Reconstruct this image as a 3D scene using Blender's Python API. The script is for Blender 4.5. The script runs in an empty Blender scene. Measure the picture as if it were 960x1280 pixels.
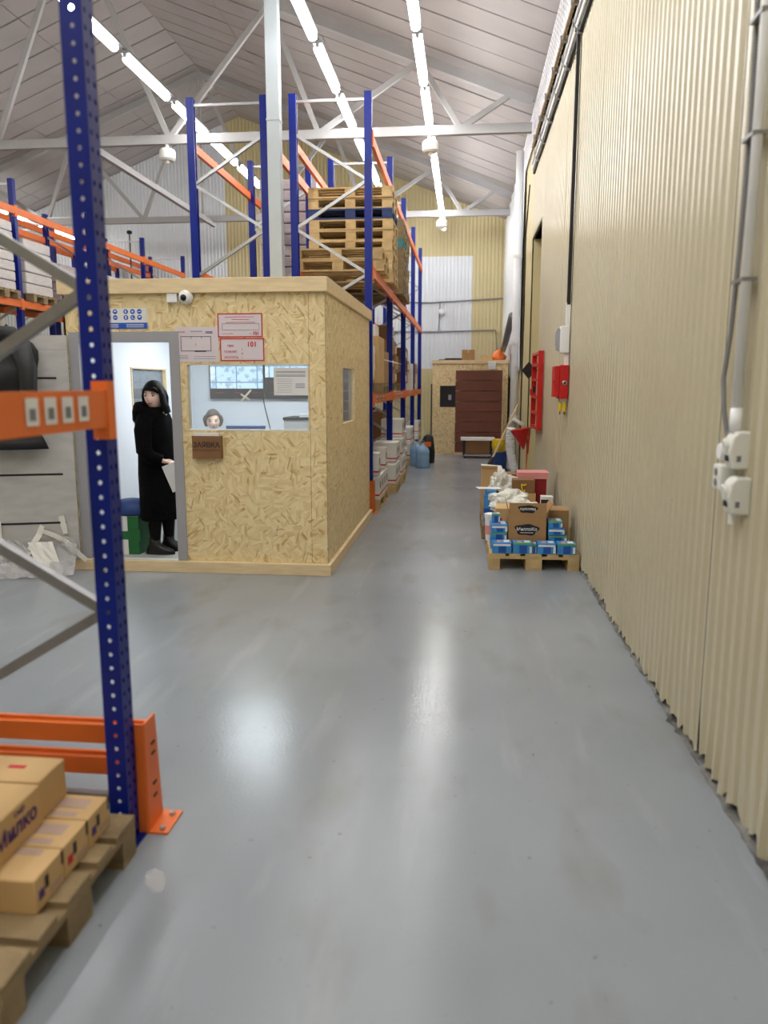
import bpy, bmesh, math, random
from mathutils import Vector, Matrix
S = bpy.context.scene
COL = S.collection
PI = math.pi
rnd = random.Random(7)

# ------------------------------------------------------------------ camera, world, exposure
# world axes: Y runs down the aisle, X to the corrugated wall, Z up; the lens is 1.65 m above the floor
cam_d = bpy.data.cameras.new('camera')
cam_d.sensor_fit = 'HORIZONTAL'; cam_d.sensor_width = 36; cam_d.lens = 36
cam_d.clip_start = .05; cam_d.clip_end = 200
cam_d.dof.use_dof = True; cam_d.dof.focus_distance = 7.4; cam_d.dof.aperture_fstop = 2.2
cam = bpy.data.objects.new('camera', cam_d); COL.objects.link(cam)
cam.location = (0, 0, 1.65)
cam.rotation_euler = (PI/2 - math.radians(9.462), 0, math.radians(5.983))
S.camera = cam
W = bpy.data.worlds.new('world'); S.world = W; W.use_nodes = True
W.node_tree.nodes['Background'].inputs[0].default_value = (.8, .85, .9, 1)
W.node_tree.nodes['Background'].inputs[1].default_value = .3
S.view_settings.view_transform = 'Standard'; S.view_settings.look = 'None'
S.view_settings.exposure = 0.1; S.view_settings.gamma = 1.0; S.view_settings.use_curve_mapping = False
TUBE_L = 34.0      # radiance of the ceiling tubes
BOOTH_L = 34.0      # radiance of the lamp panel in the office booth

# ------------------------------------------------------------------ materials
MATS = {}
def srgb(*c):
    return tuple(((x/255)/12.92 if x/255 <= .04045 else ((x/255+.055)/1.055)**2.4) for x in c)
def base_mat(name):
    m = bpy.data.materials.new(name); m.use_nodes = True
    nt = m.node_tree; b = nt.nodes['Principled BSDF']
    return m, nt, b
def mat(name, col, rough=.6, metal=0, var=0, vs=8, bump=0, bs=40, coat=0, stretch=None, emit=0, alpha=None, spec=None):
    """procedural material: base colour with noise variation, optional bump"""
    if name in MATS: return MATS[name]
    m, nt, b = base_mat(name)
    c = srgb(*col)
    b.inputs['Base Color'].default_value = (*c, 1)
    b.inputs['Roughness'].default_value = rough
    b.inputs['Metallic'].default_value = metal
    if coat: b.inputs['Coat Weight'].default_value = coat
    if spec is not None: b.inputs['Specular IOR Level'].default_value = spec
    N = nt.nodes.new; L = nt.links.new
    if var or bump:
        tc = N('ShaderNodeTexCoord'); mp = N('ShaderNodeMapping'); L(tc.outputs['Object'], mp.inputs['Vector'])
        if stretch: mp.inputs['Scale'].default_value = stretch
    if var:
        oi = N('ShaderNodeObjectInfo'); ad = N('ShaderNodeVectorMath'); ad.operation = 'ADD'
        ml = N('ShaderNodeMath'); ml.operation = 'MULTIPLY'; ml.inputs[1].default_value = 37
        L(oi.outputs['Random'], ml.inputs[0]); L(mp.outputs[0], ad.inputs[0]); L(ml.outputs[0], ad.inputs[1])
        n = N('ShaderNodeTexNoise'); n.inputs['Scale'].default_value = vs; n.inputs['Detail'].default_value = 4
        L(ad.outputs[0], n.inputs['Vector'])
        mx = N('ShaderNodeMix'); mx.data_type = 'RGBA'
        mx.inputs[6].default_value = (*[x*(1-var) for x in c], 1); mx.inputs[7].default_value = (*[min(1, x*(1+var)) for x in c], 1)
        rp = N('ShaderNodeMapRange'); rp.inputs[1].default_value = .3; rp.inputs[2].default_value = .7
        L(n.outputs[0], rp.inputs[0]); L(rp.outputs[0], mx.inputs[0]); L(mx.outputs[2], b.inputs['Base Color'])
    if bump:
        n2 = N('ShaderNodeTexNoise'); n2.inputs['Scale'].default_value = bs; n2.inputs['Detail'].default_value = 3
        L(mp.outputs[0], n2.inputs['Vector'])
        bp = N('ShaderNodeBump'); bp.inputs['Strength'].default_value = bump; bp.inputs['Distance'].default_value = .01
        L(n2.outputs[0], bp.inputs['Height']); L(bp.outputs[0], b.inputs['Normal'])
    if emit:
        b.inputs['Emission Color'].default_value = (*c, 1); b.inputs['Emission Strength'].default_value = emit
    if alpha is not None: b.inputs['Alpha'].default_value = alpha
    MATS[name] = m; return m

M = dict(
 blue=mat('rack_blue', (2, 28, 124), .34, 0, .12, 6, spec=.32),
 orange=mat('rack_orange', (228, 114, 46), .45, 0, .08, 5),
 zinc=mat('zinc_steel', (178, 180, 184), .32, .85, .06, 20),
 dzinc=mat('dull_zinc', (140, 140, 142), .42, .7, .08, 20),
 white=mat('white_paint', (235, 236, 238), .5, 0, .03, 5),
 offw=mat('offwhite_plastic', (222, 222, 216), .4, 0, .03, 10),
 grayp=mat('truss_paint', (166, 166, 167), .6, 0, .05, 3),
 colp=mat('column_paint', (168, 176, 182), .5, 0, .04, 3),
 wood=mat('pallet_wood', (190, 163, 116), .75, 0, .2, 6, .25, 60),
 woodb=mat('pallet_blue_wood', (42, 58, 104), .75, 0, .25, 8, .25, 60),
 woodt=mat('pallet_teal_wood', (70, 140, 140), .75, 0, .2, 8, .25, 60),
 woodd=mat('old_wood', (142, 122, 90), .8, 0, .25, 6, .3, 50),
 timber=mat('planed_timber', (222, 200, 160), .6, 0, .1, 5, .12, 30, stretch=(1, 6, 6)),
 carton=mat('carton', (200, 166, 116), .75, 0, .05, 6, .05, 80),
 carton2=mat('carton_brown', (164, 128, 84), .75, 0, .08, 6, .05, 80),
 carton3=mat('carton_dark', (132, 94, 60), .75, 0, .08, 6, .05, 80),
 black=mat('black_plastic', (18, 18, 20), .5),
 rubber=mat('black_cable_skin', (14, 14, 15), .55),
 red=mat('red_enamel', (196, 24, 24), .35, 0, .06, 5),
 dred=mat('dark_red_card', (150, 26, 34), .6, 0, .08, 5),
 pink=mat('pink_card', (226, 150, 150), .6, 0, .06, 5),
 yellow=mat('yellow_plastic', (232, 198, 30), .45),
 bluepl=mat('blue_plastic', (36, 66, 130), .45, 0, .1, 5),
 paper=mat('paper', (226, 226, 228), .7),
 paperv=mat('sign_sheet', (216, 206, 214), .5),
 ink=mat('black_ink', (30, 28, 36), .7),
 inkr=mat('red_ink', (196, 32, 48), .6),
 inkv=mat('violet_ink', (74, 44, 112), .7),
 inkp=mat('pale_print', (176, 152, 138), .8),
 inkg=mat('grey_ink', (120, 120, 130), .7),
 inkb=mat('sign_blue', (18, 84, 190), .5),
 lightblue=mat('blue_pack', (60, 140, 208), .45, 0, .12, 14),
 midblue=mat('deep_blue_pack', (24, 84, 170), .45, 0, .1, 10),
 green=mat('green_pack', (96, 170, 110), .5, 0, .1, 10),
 dgreen=mat('dark_green_card', (30, 104, 52), .5, 0, .1, 10),
 brown=mat('brown_board', (112, 62, 48), .5, 0, .08, 4),
 frameg=mat('door_frame_grey', (158, 158, 164), .45, 0, .03, 5),
 doorg=mat('door_grey_laminate', (184, 182, 180), .5, 0, .09, 6, stretch=(1, 1, 3)),
 tape=mat('tape', (232, 230, 222), .4),
 film=mat('cloudy_film', (214, 214, 216), .25, 0, .05, 6, .4, 12, alpha=.35),
 inner=mat('booth_white_wall', (232, 236, 242), .6),
 vinyl=mat('booth_floor', (176, 174, 170), .5, 0, .05, 5),
 dark=mat('dark_gap', (24, 22, 20), .9),
 insul=mat('roof_backing', (46, 43, 42), .9),
 steel=mat('grey_duct', (120, 120, 122), .5, .2),
 screen_off=mat('tv_body', (22, 24, 34), .3),
 bag=mat('white_bag', (226, 226, 218), .35, 0, .06, 6, .3, 14),
 jacket=mat('black_quilt', (22, 23, 26), .55, 0, .2, 9, .3, 25),
 wrap=mat('stretch_wrap', (206, 202, 200), .3, 0, .1, 9, .6, 18, stretch=(1, 1, 5)),
 wrapm=mat('mauve_wrap', (170, 158, 162), .35, 0, .12, 6, .5, 14, stretch=(1, 1, 4)),
 gloss=mat('glossy_black', (14, 14, 16), .2),
)
def m_tube(name, col, s):
    m, nt, b = base_mat(name)
    e = nt.nodes.new('ShaderNodeEmission'); e.inputs[0].default_value = (*col, 1); e.inputs[1].default_value = s
    nt.links.new(e.outputs[0], nt.nodes['Material Output'].inputs[0]); MATS[name] = m; return m
M['tube'] = m_tube('lit_tube', (1, .985, .96), TUBE_L)
M['panel_lamp'] = m_tube('lit_panel', (.92, .97, 1), BOOTH_L)

def m_glass():
    m, nt, b = base_mat('window_glass')
    N = nt.nodes.new; L = nt.links.new
    tr = N('ShaderNodeBsdfTransparent'); tr.inputs[0].default_value = (.93, .96, .97, 1)
    gl = N('ShaderNodeBsdfGlossy'); gl.inputs['Roughness'].default_value = .03
    df = N('ShaderNodeBsdfDiffuse'); df.inputs[0].default_value = (.8, .85, .9, 1)
    fr = N('ShaderNodeFresnel'); fr.inputs[0].default_value = 1.45
    a = N('ShaderNodeMixShader'); L(fr.outputs[0], a.inputs[0]); L(tr.outputs[0], a.inputs[1]); L(gl.outputs[0], a.inputs[2])
    b2 = N('ShaderNodeMixShader'); b2.inputs[0].default_value = .10; L(a.outputs[0], b2.inputs[1]); L(df.outputs[0], b2.inputs[2])
    L(b2.outputs[0], nt.nodes['Material Output'].inputs[0]); return m
M['glass'] = m_glass()

def m_water():
    m, nt, b = base_mat('blue_bottle')
    b.inputs['Base Color'].default_value = (*srgb(160, 196, 232), 1); b.inputs['Roughness'].default_value = .15
    b.inputs['Transmission Weight'].default_value = .2; b.inputs['IOR'].default_value = 1.2; return m
M['water'] = m_water()

def m_osb():
    m, nt, b = base_mat('osb'); N = nt.nodes.new; L = nt.links.new
    tc = N('ShaderNodeNewGeometry')
    # fold the world position on the vertical faces to a plane coordinate (x+y, z)
    sp = N('ShaderNodeSeparateXYZ'); L(tc.outputs['Position'], sp.inputs[0])
    ad = N('ShaderNodeMath'); ad.operation = 'ADD'; L(sp.outputs[0], ad.inputs[0]); L(sp.outputs[1], ad.inputs[1])
    cb = N('ShaderNodeCombineXYZ'); L(ad.outputs[0], cb.inputs[0]); L(sp.outputs[2], cb.inputs[1])
    col = None
    def flakes(rot, sx, sy, off, thr):
        mp = N('ShaderNodeMapping'); mp.vector_type = 'TEXTURE'; mp.inputs['Rotation'].default_value = (0, 0, rot); mp.inputs['Scale'].default_value = (1/sx, 1/sy, 1); mp.inputs['Location'].default_value = (off, off*2, 0)
        L(cb.outputs[0], mp.inputs[0])
        v = N('ShaderNodeTexVoronoi'); v.inputs['Scale'].default_value = 1; v.voronoi_dimensions = '2D'; L(mp.outputs[0], v.inputs['Vector'])
        return v
    v1 = flakes(.6, 14, 60, 0, 0); v2 = flakes(-.9, 12, 54, 5, 0); v3 = flakes(1.3, 12, 90, 9, 0); v4 = flakes(2.2, 11, 85, 3, 0)
    # every patch of board shows strands of one direction
    wp = N('ShaderNodeTexNoise'); wp.inputs['Scale'].default_value = 14; L(cb.outputs[0], wp.inputs['Vector'])
    va = N('ShaderNodeVectorMath'); va.operation = 'MULTIPLY_ADD'; va.inputs[1].default_value = (.06, .06, 0); L(wp.outputs['Color'], va.inputs[0]); L(cb.outputs[0], va.inputs[2])
    sel = N('ShaderNodeTexVoronoi'); sel.voronoi_dimensions = '2D'; sel.inputs['Scale'].default_value = 13; L(va.outputs[0], sel.inputs['Vector'])
    sc_ = N('ShaderNodeSeparateColor'); L(sel.outputs['Color'], sc_.inputs[0])
    v5 = flakes(1.5, 13, 55, 2, 0); v6 = flakes(0.05, 13, 58, 7, 0)
    def pick(thr, a, b_):
        gt = N('ShaderNodeMath'); gt.operation = 'GREATER_THAN'; gt.inputs[1].default_value = thr; L(sc_.outputs[0], gt.inputs[0])
        q = N('ShaderNodeMix'); q.data_type = 'RGBA'; L(gt.outputs[0], q.inputs[0]); L(a, q.inputs[6]); L(b_, q.inputs[7]); return q.outputs[2]
    cc = pick(.75, pick(.5, pick(.25, v1.outputs['Color'], v2.outputs['Color']), v5.outputs['Color']), v6.outputs['Color'])
    bw = N('ShaderNodeRGBToBW'); L(cc, bw.inputs[0])
    rp = N('ShaderNodeValToRGB'); e = rp.color_ramp.elements
    e[0].position = .06; e[0].color = (*srgb(196, 160, 100), 1); e[1].position = .95; e[1].color = (*srgb(238, 222, 182), 1)
    k = e.new(.26); k.color = (*srgb(220, 196, 146), 1); k = e.new(.6); k.color = (*srgb(230, 210, 162), 1)
    L(bw.outputs[0], rp.inputs[0])
    # scattered dark slivers
    bw3 = N('ShaderNodeSeparateColor'); L(v3.outputs['Color'], bw3.inputs[0])
    bw4 = N('ShaderNodeSeparateColor'); L(v4.outputs['Color'], bw4.inputs[0])
    mn = N('ShaderNodeMath'); mn.operation = 'MINIMUM'; L(bw3.outputs[0], mn.inputs[0]); L(bw4.outputs[0], mn.inputs[1])
    lt = N('ShaderNodeMath'); lt.operation = 'LESS_THAN'; lt.inputs[1].default_value = .011; L(mn.outputs[0], lt.inputs[0])
    mk = N('ShaderNodeMath'); mk.operation = 'MULTIPLY'; mk.inputs[1].default_value = .42; L(lt.outputs[0], mk.inputs[0])
    m2 = N('ShaderNodeMix'); m2.data_type = 'RGBA'; L(mk.outputs[0], m2.inputs[0]); L(rp.outputs[0], m2.inputs[6]); m2.inputs[7].default_value = (*srgb(120, 84, 40), 1)
    L(m2.outputs[2], b.inputs['Base Color']); b.inputs['Roughness'].default_value = .55
    bp = N('ShaderNodeBump'); bp.inputs['Strength'].default_value = .15; bp.inputs['Distance'].default_value = .004; L(bw.outputs[0], bp.inputs['Height']); L(bp.outputs[0], b.inputs['Normal'])
    return m
M['osb'] = m_osb()

def m_floor():
    m, nt, b = base_mat('epoxy_floor'); N = nt.nodes.new; L = nt.links.new
    g = N('ShaderNodeNewGeometry')
    def noise(s, d, x=(1, 1, 1)):
        mp = N('ShaderNodeMapping'); mp.inputs['Scale'].default_value = x; L(g.outputs['Position'], mp.inputs[0])
        n = N('ShaderNodeTexNoise'); n.inputs['Scale'].default_value = s; n.inputs['Detail'].default_value = d; L(mp.outputs[0], n.inputs['Vector']); return n
    n1 = noise(.55, 3)
    rp = N('ShaderNodeValToRGB'); e = rp.color_ramp.elements
    e[0].position = .3; e[0].color = (*srgb(132, 138, 145), 1); e[1].position = .72; e[1].color = (*srgb(150, 156, 164), 1)
    L(n1.outputs[0], rp.inputs[0])
    n2 = noise(3.2, 9, (1, .4, 1))   # worn smears
    r2 = N('ShaderNodeMapRange'); r2.inputs[1].default_value = .54; r2.inputs[2].default_value = .78; r2.inputs[4].default_value = .5; L(n2.outputs[0], r2.inputs[0])
    mx = N('ShaderNodeMix'); mx.data_type = 'RGBA'; L(r2.outputs[0], mx.inputs[0]); L(rp.outputs[0], mx.inputs[6]); mx.inputs[7].default_value = (*srgb(118, 115, 110), 1)
    n3 = noise(1.6, 11, (4, .6, 1))  # pale scuffs
    r3 = N('ShaderNodeMapRange'); r3.inputs[1].default_value = .58; r3.inputs[2].default_value = .8; r3.inputs[4].default_value = .26; L(n3.outputs[0], r3.inputs[0])
    m3 = N('ShaderNodeMix'); m3.data_type = 'RGBA'; L(r3.outputs[0], m3.inputs[0]); L(mx.outputs[2], m3.inputs[6]); m3.inputs[7].default_value = (*srgb(184, 187, 192), 1)
    n6 = noise(26, 2)                # small dark specks
    r6 = N('ShaderNodeMapRange'); r6.inputs[1].default_value = .72; r6.inputs[2].default_value = .77; r6.inputs[4].default_value = .5; L(n6.outputs[0], r6.inputs[0])
    m6 = N('ShaderNodeMix'); m6.data_type = 'RGBA'; L(r6.outputs[0], m6.inputs[0]); L(m3.outputs[2], m6.inputs[6]); m6.inputs[7].default_value = (*srgb(84, 80, 76), 1)
    L(m6.outputs[2], b.inputs['Base Color'])
    n4 = noise(.9, 4)
    r4 = N('ShaderNodeMapRange'); r4.inputs[1].default_value = .35; r4.inputs[2].default_value = .65; r4.inputs[3].default_value = .245; r4.inputs[4].default_value = .262; L(n4.outputs[0], r4.inputs[0])
    rough = r4.outputs[0]
    for cx_, cy_, rx_, ry_, lo_ in ((-.2, 4.6, 1.3, 2.4, .12), (-1.0, 3.55, .5, .7, .185)):      # lanes polished by traffic
        mp = N('ShaderNodeMapping'); mp.vector_type = 'TEXTURE'; mp.inputs['Location'].default_value = (cx_, cy_, 0); mp.inputs['Scale'].default_value = (rx_, ry_, 1); L(g.outputs['Position'], mp.inputs[0])
        ln = N('ShaderNodeVectorMath'); ln.operation = 'LENGTH'; L(mp.outputs[0], ln.inputs[0])
        ms = N('ShaderNodeMapRange'); ms.interpolation_type = 'SMOOTHERSTEP'; ms.inputs[1].default_value = .05; ms.inputs[2].default_value = 1.35; ms.inputs[3].default_value = 1; ms.inputs[4].default_value = 0; L(ln.outputs['Value'], ms.inputs[0])
        mr = N('ShaderNodeMix'); L(ms.outputs[0], mr.inputs[0]); L(rough, mr.inputs[2]); mr.inputs[3].default_value = lo_; rough = mr.outputs[0]
    L(rough, b.inputs['Roughness'])
    n5 = noise(75, 3); bp = N('ShaderNodeBump'); bp.inputs['Strength'].default_value = .2; bp.inputs['Distance'].default_value = .004
    L(n5.outputs[0], bp.inputs['Height']); L(bp.outputs[0], b.inputs['Normal'])
    b.inputs['Specular IOR Level'].default_value = .34
    return m
M['floor'] = m_floor()

def m_sheet(name, col, rough=.34, spots=True):
    """painted corrugated metal with chips and scratches"""
    m, nt, b = base_mat(name); N = nt.nodes.new; L = nt.links.new
    g = N('ShaderNodeNewGeometry')
    n = N('ShaderNodeTexNoise'); n.inputs['Scale'].default_value = 1.3; n.inputs['Detail'].default_value = 4; L(g.outputs['Position'], n.inputs['Vector'])
    mx = N('ShaderNodeMix'); mx.data_type = 'RGBA'; c = srgb(*col)
    mx.inputs[6].default_value = (*[x*.92 for x in c], 1); mx.inputs[7].default_value = (*[min(1, x*1.07) for x in c], 1); L(n.outputs[0], mx.inputs[0])
    out = mx.outputs[2]
    if spots:
        v = N('ShaderNodeTexNoise'); v.inputs['Scale'].default_value = 22; v.inputs['Detail'].default_value = 2
        L(g.outputs['Position'], v.inputs['Vector'])
        r = N('ShaderNodeMapRange'); r.inputs[1].default_value = .76; r.inputs[2].default_value = .8; r.inputs[4].default_value = .6; L(v.outputs[0], r.inputs[0])
        m2 = N('ShaderNodeMix'); m2.data_type = 'RGBA'; L(r.outputs[0], m2.inputs[0]); L(out, m2.inputs[6]); m2.inputs[7].default_value = (*srgb(110, 98, 74), 1); out = m2.outputs[2]
    L(out, b.inputs['Base Color']); b.inputs['Roughness'].default_value = rough
    mpz = N('ShaderNodeMapping'); mpz.inputs['Scale'].default_value = (1, 1, .35); L(g.outputs['Position'], mpz.inputs[0])
    n2 = N('ShaderNodeTexNoise'); n2.inputs['Scale'].default_value = 9; n2.inputs['Detail'].default_value = 3; L(mpz.outputs[0], n2.inputs['Vector'])
    bp = N('ShaderNodeBump'); bp.inputs['Strength'].default_value = .25; bp.inputs['Distance'].default_value = .02; L(n2.outputs[0], bp.inputs['Height']); L(bp.outputs[0], b.inputs['Normal'])
    MATS[name] = m; return m
M['cream'] = m_sheet('cream_sheet', (190, 181, 155), .28)
M['cream2'] = m_sheet('yellow_cream_sheet', (204, 192, 148), .45, False)
M['wsheet'] = m_sheet('white_sheet', (222, 228, 234), .35, False)
M['ceil'] = mat('ceiling_sheet', (166, 161, 160), .6, 0, .06, 1.5)

def m_perf():
    m, nt, b = base_mat('perforated_white'); N = nt.nodes.new; L = nt.links.new
    g = N('ShaderNodeNewGeometry'); mp = N('ShaderNodeMapping'); mp.inputs['Scale'].default_value = (0, 8, 14); L(g.outputs['Position'], mp.inputs[0])
    v = N('ShaderNodeTexVoronoi'); v.inputs['Scale'].default_value = 1; v.inputs['Randomness'].default_value = .15; L(mp.outputs[0], v.inputs['Vector'])
    lt = N('ShaderNodeMath'); lt.operation = 'LESS_THAN'; lt.inputs[1].default_value = .26; L(v.outputs['Distance'], lt.inputs[0])
    mx = N('ShaderNodeMix'); mx.data_type = 'RGBA'; L(lt.outputs[0], mx.inputs[0]); mx.inputs[6].default_value = (*srgb(222, 224, 230), 1); mx.inputs[7].default_value = (*srgb(120, 120, 126), 1)
    L(mx.outputs[2], b.inputs['Base Color']); b.inputs['Roughness'].default_value = .5; return m
M['perf'] = m_perf()

def m_screen():
    """camera views on the wall screens, lit"""
    m, nt, b = base_mat('tv_picture'); N = nt.nodes.new; L = nt.links.new
    tc = N('ShaderNodeTexCoord')
    br = N('ShaderNodeTexBrick'); br.offset = 0; br.inputs['Scale'].default_value = 1; br.inputs['Brick Width'].default_value = .26; br.inputs['Row Height'].default_value = .2; br.inputs['Mortar Size'].default_value = .006
    br.inputs['Color1'].default_value = (.55, .8, 1, 1); br.inputs['Color2'].default_value = (.8, .92, 1, 1); br.inputs['Mortar'].default_value = (.1, .2, .4, 1)
    sp = N('ShaderNodeSeparateXYZ'); cb = N('ShaderNodeCombineXYZ'); L(tc.outputs['Object'], sp.inputs[0]); L(sp.outputs[0], cb.inputs[0]); L(sp.outputs[2], cb.inputs[1]); L(cb.outputs[0], br.inputs['Vector'])
    n = N('ShaderNodeTexNoise'); n.inputs['Scale'].default_value = 16; n.inputs['Detail'].default_value = 3; L(tc.outputs['Object'], n.inputs['Vector'])
    r = N('ShaderNodeMapRange'); r.inputs[1].default_value = .5; r.inputs[2].default_value = .62; r.inputs[4].default_value = .7; L(n.outputs[0], r.inputs[0])
    mx = N('ShaderNodeMix'); mx.data_type = 'RGBA'; L(r.outputs[0], mx.inputs[0]); L(br.outputs[0], mx.inputs[6]); mx.inputs[7].default_value = (.25, .35, .5, 1)
    b.inputs['Base Color'].default_value = (.02, .02, .03, 1); b.inputs['Roughness'].default_value = .2
    L(mx.outputs[2], b.inputs['Emission Color']); b.inputs['Emission Strength'].default_value = 1.3; return m
M['screen'] = m_screen()

# ------------------------------------------------------------------ mesh helpers
class MB:
    def __init__(s): s.v = []; s.f = []
    def add(s, vs, fs):
        o = len(s.v); s.v += [tuple(p) for p in vs]; s.f += [tuple(i+o for i in f) for f in fs]; return s
    def box(s, x0, x1, y0, y1, z0, z1, R=None):
        vs = [(x, y, z) for z in (z0, z1) for y in (y0, y1) for x in (x0, x1)]
        if R is not None: vs = [R @ Vector(p) for p in vs]
        return s.add(vs, [(0, 2, 3, 1), (4, 5, 7, 6), (0, 1, 5, 4), (2, 6, 7, 3), (0, 4, 6, 2), (1, 3, 7, 5)])
    def bar(s, a, b, w, h=None, up=(0, 0, 1)):
        """rectangular bar from a to b"""
        a, b = Vector(a), Vector(b); h = h or w; d = (b-a).normalized(); u = Vector(up)
        if abs(d.dot(u)) > .95: u = Vector((0, 1, 0))
        sx = d.cross(u).normalized()*w/2; sy = sx.cross(d).normalized()*h/2
        return s.add([a-sx-sy, a+sx-sy, a+sx+sy, a-sx+sy, b-sx-sy, b+sx-sy, b+sx+sy, b-sx+sy], [(3, 2, 1, 0), (4, 5, 6, 7), (0, 1, 5, 4), (1, 2, 6, 5), (2, 3, 7, 6), (3, 0, 4, 7)])
    def tube(s, pts, r, n=8, cap=True):
        """round tube through points; r one radius or one per point, or (rx, ry)"""
        pts = [Vector(p) for p in pts]; k = len(pts); rs = r if isinstance(r, list) else [r]*k
        o = len(s.v); up = None
        for i, p in enumerate(pts):
            d = (pts[min(i+1, k-1)]-pts[max(i-1, 0)]).normalized()
            if up is None:
                up = Vector((0, 0, 1)) if abs(d.z) < .9 else Vector((0, 1, 0))
            a = d.cross(up).normalized(); bb = a.cross(d).normalized(); up = bb
            rx, ry = rs[i] if isinstance(rs[i], tuple) else (rs[i], rs[i])
            for j in range(n):
                t = 2*PI*j/n; s.v.append(tuple(p + a*math.cos(t)*rx + bb*math.sin(t)*ry))
        for i in range(k-1):
            for j in range(n):
                a0 = o+i*n+j; a1 = o+i*n+(j+1) % n; s.f.append((a0, a1, a1+n, a0+n))
        if cap:
            s.f.append(tuple(o+j for j in range(n))[::-1]); s.f.append(tuple(o+(k-1)*n+j for j in range(n)))
        return s
    def lathe(s, prof, n=16, c=(0, 0, 0)):
        """profile of (radius, z) about a vertical axis"""
        o = len(s.v); k = len(prof)
        for r, z in prof:
            for j in range(n):
                t = 2*PI*j/n; s.v.append((c[0]+r*math.cos(t), c[1]+r*math.sin(t), c[2]+z))
        for i in range(k-1):
            for j in range(n):
                a0 = o+i*n+j; a1 = o+i*n+(j+1) % n; s.f.append((a0, a1, a1+n, a0+n))
        s.f.append(tuple(o+j for j in range(n))[::-1]); s.f.append(tuple(o+(k-1)*n+j for j in range(n))); return s
    def rings(s, rings, n=20, cap=True):
        """loft of horizontal ellipses (cx, cy, z, rx, ry)"""
        o = len(s.v)
        for cx, cy, z, rx, ry in rings:
            for j in range(n):
                t = 2*PI*j/n; s.v.append((cx+rx*math.cos(t), cy+ry*math.sin(t), z))
        for i in range(len(rings)-1):
            for j in range(n):
                a0 = o+i*n+j; a1 = o+i*n+(j+1) % n; s.f.append((a0, a1, a1+n, a0+n))
        if cap:
            s.f.append(tuple(o+j for j in range(n))[::-1]); s.f.append(tuple(o+(len(rings)-1)*n+j for j in range(n)))
        return s
    def prism(s, poly, y0, y1, axis='y'):
        """outline (a, b) extruded along an axis"""
        n = len(poly)
        def P(a, b, t): return (a, t, b) if axis == 'y' else ((t, a, b) if axis == 'x' else (a, b, t))
        return s.add([P(a, b, y0) for a, b in poly]+[P(a, b, y1) for a, b in poly], [tuple(range(n)), tuple(range(2*n-1, n-1, -1))]+[(i, i+n, (i+1) % n+n, (i+1) % n) for i in range(n)])
    def mesh(s, name, m=None, smooth=False):
        me = bpy.data.meshes.new(name); me.from_pydata(s.v, [], s.f); me.update()
        bm = bmesh.new(); bm.from_mesh(me); bmesh.ops.recalc_face_normals(bm, faces=bm.faces); bm.to_mesh(me); bm.free()
        if m is not None: me.materials.append(M[m] if isinstance(m, str) else m)
        if smooth: me.shade_smooth()
        return me
    def build(s, name, m, parent=None, loc=(0, 0, 0), rot=(0, 0, 0), smooth=False, bevel=0):
        o = bpy.data.objects.new(name, s.mesh(name, m, smooth)); COL.objects.link(o)
        o.location = loc; o.rotation_euler = rot
        if parent: o.parent = parent
        if bevel:
            b = o.modifiers.new('edge', 'BEVEL'); b.width = bevel; b.segments = 2; b.limit_method = 'ANGLE'
        return o
def put(name, me, parent=None, loc=(0, 0, 0), rot=(0, 0, 0)):
    o = bpy.data.objects.new(name, me); COL.objects.link(o); o.location = loc; o.rotation_euler = rot
    if parent: o.parent = parent
    return o
def tag(o, label, cat, group=None):
    o['label'] = label; o['category'] = cat; o['kind'] = 'thing'
    if group: o['group'] = group
    return o
def thing(name, label, cat, loc=(0, 0, 0), rz=0, group=None):
    o = bpy.data.objects.new(name, None); COL.objects.link(o); o.location = loc; o.rotation_euler = (0, 0, rz); o.empty_display_size = .1
    return tag(o, label, cat, group)
def struct(o): o['kind'] = 'structure'; return o
def text(s, size, m, parent, loc, rot=(PI/2, 0, 0), align='CENTER', name='lettering', bold=0, sx=1):
    c = bpy.data.curves.new(name, 'FONT'); c.body = s; c.size = size; c.align_x = align; c.align_y = 'CENTER'; c.extrude = .0006; c.offset = bold
    c.resolution_u = 3; c.materials.append(M[m]); o = bpy.data.objects.new(name, c); COL.objects.link(o)
    me = bpy.data.meshes.new_from_object(o.evaluated_get(bpy.context.evaluated_depsgraph_get())); bpy.data.objects.remove(o); bpy.data.curves.remove(c)
    if not me.materials: me.materials.append(M[m])
    o = put(name, me, parent, loc, rot); o.scale = (sx, 1, 1); return o
ORD = ['first', 'second', 'third', 'fourth', 'fifth', 'sixth', 'seventh', 'eighth', 'ninth', 'tenth', 'eleventh', 'twelfth', 'thirteenth', 'fourteenth', 'fifteenth']

# ------------------------------------------------------------------ the hall
XW, XL, YB, YF = 1.06, -13.86, 22.3, -4.5        # wall planes
XR, ZR, ZE = -6.4, 9.0, 6.1                       # ridge and eave
SL = (ZR-ZE)/(XW-XR)
def roof(x): return ZR - SL*abs(x-XR)
floor = struct(MB().box(XL-.2, 2.2, YF-.2, YB+.2, -.12, 0).build('floor', 'floor'))

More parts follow.
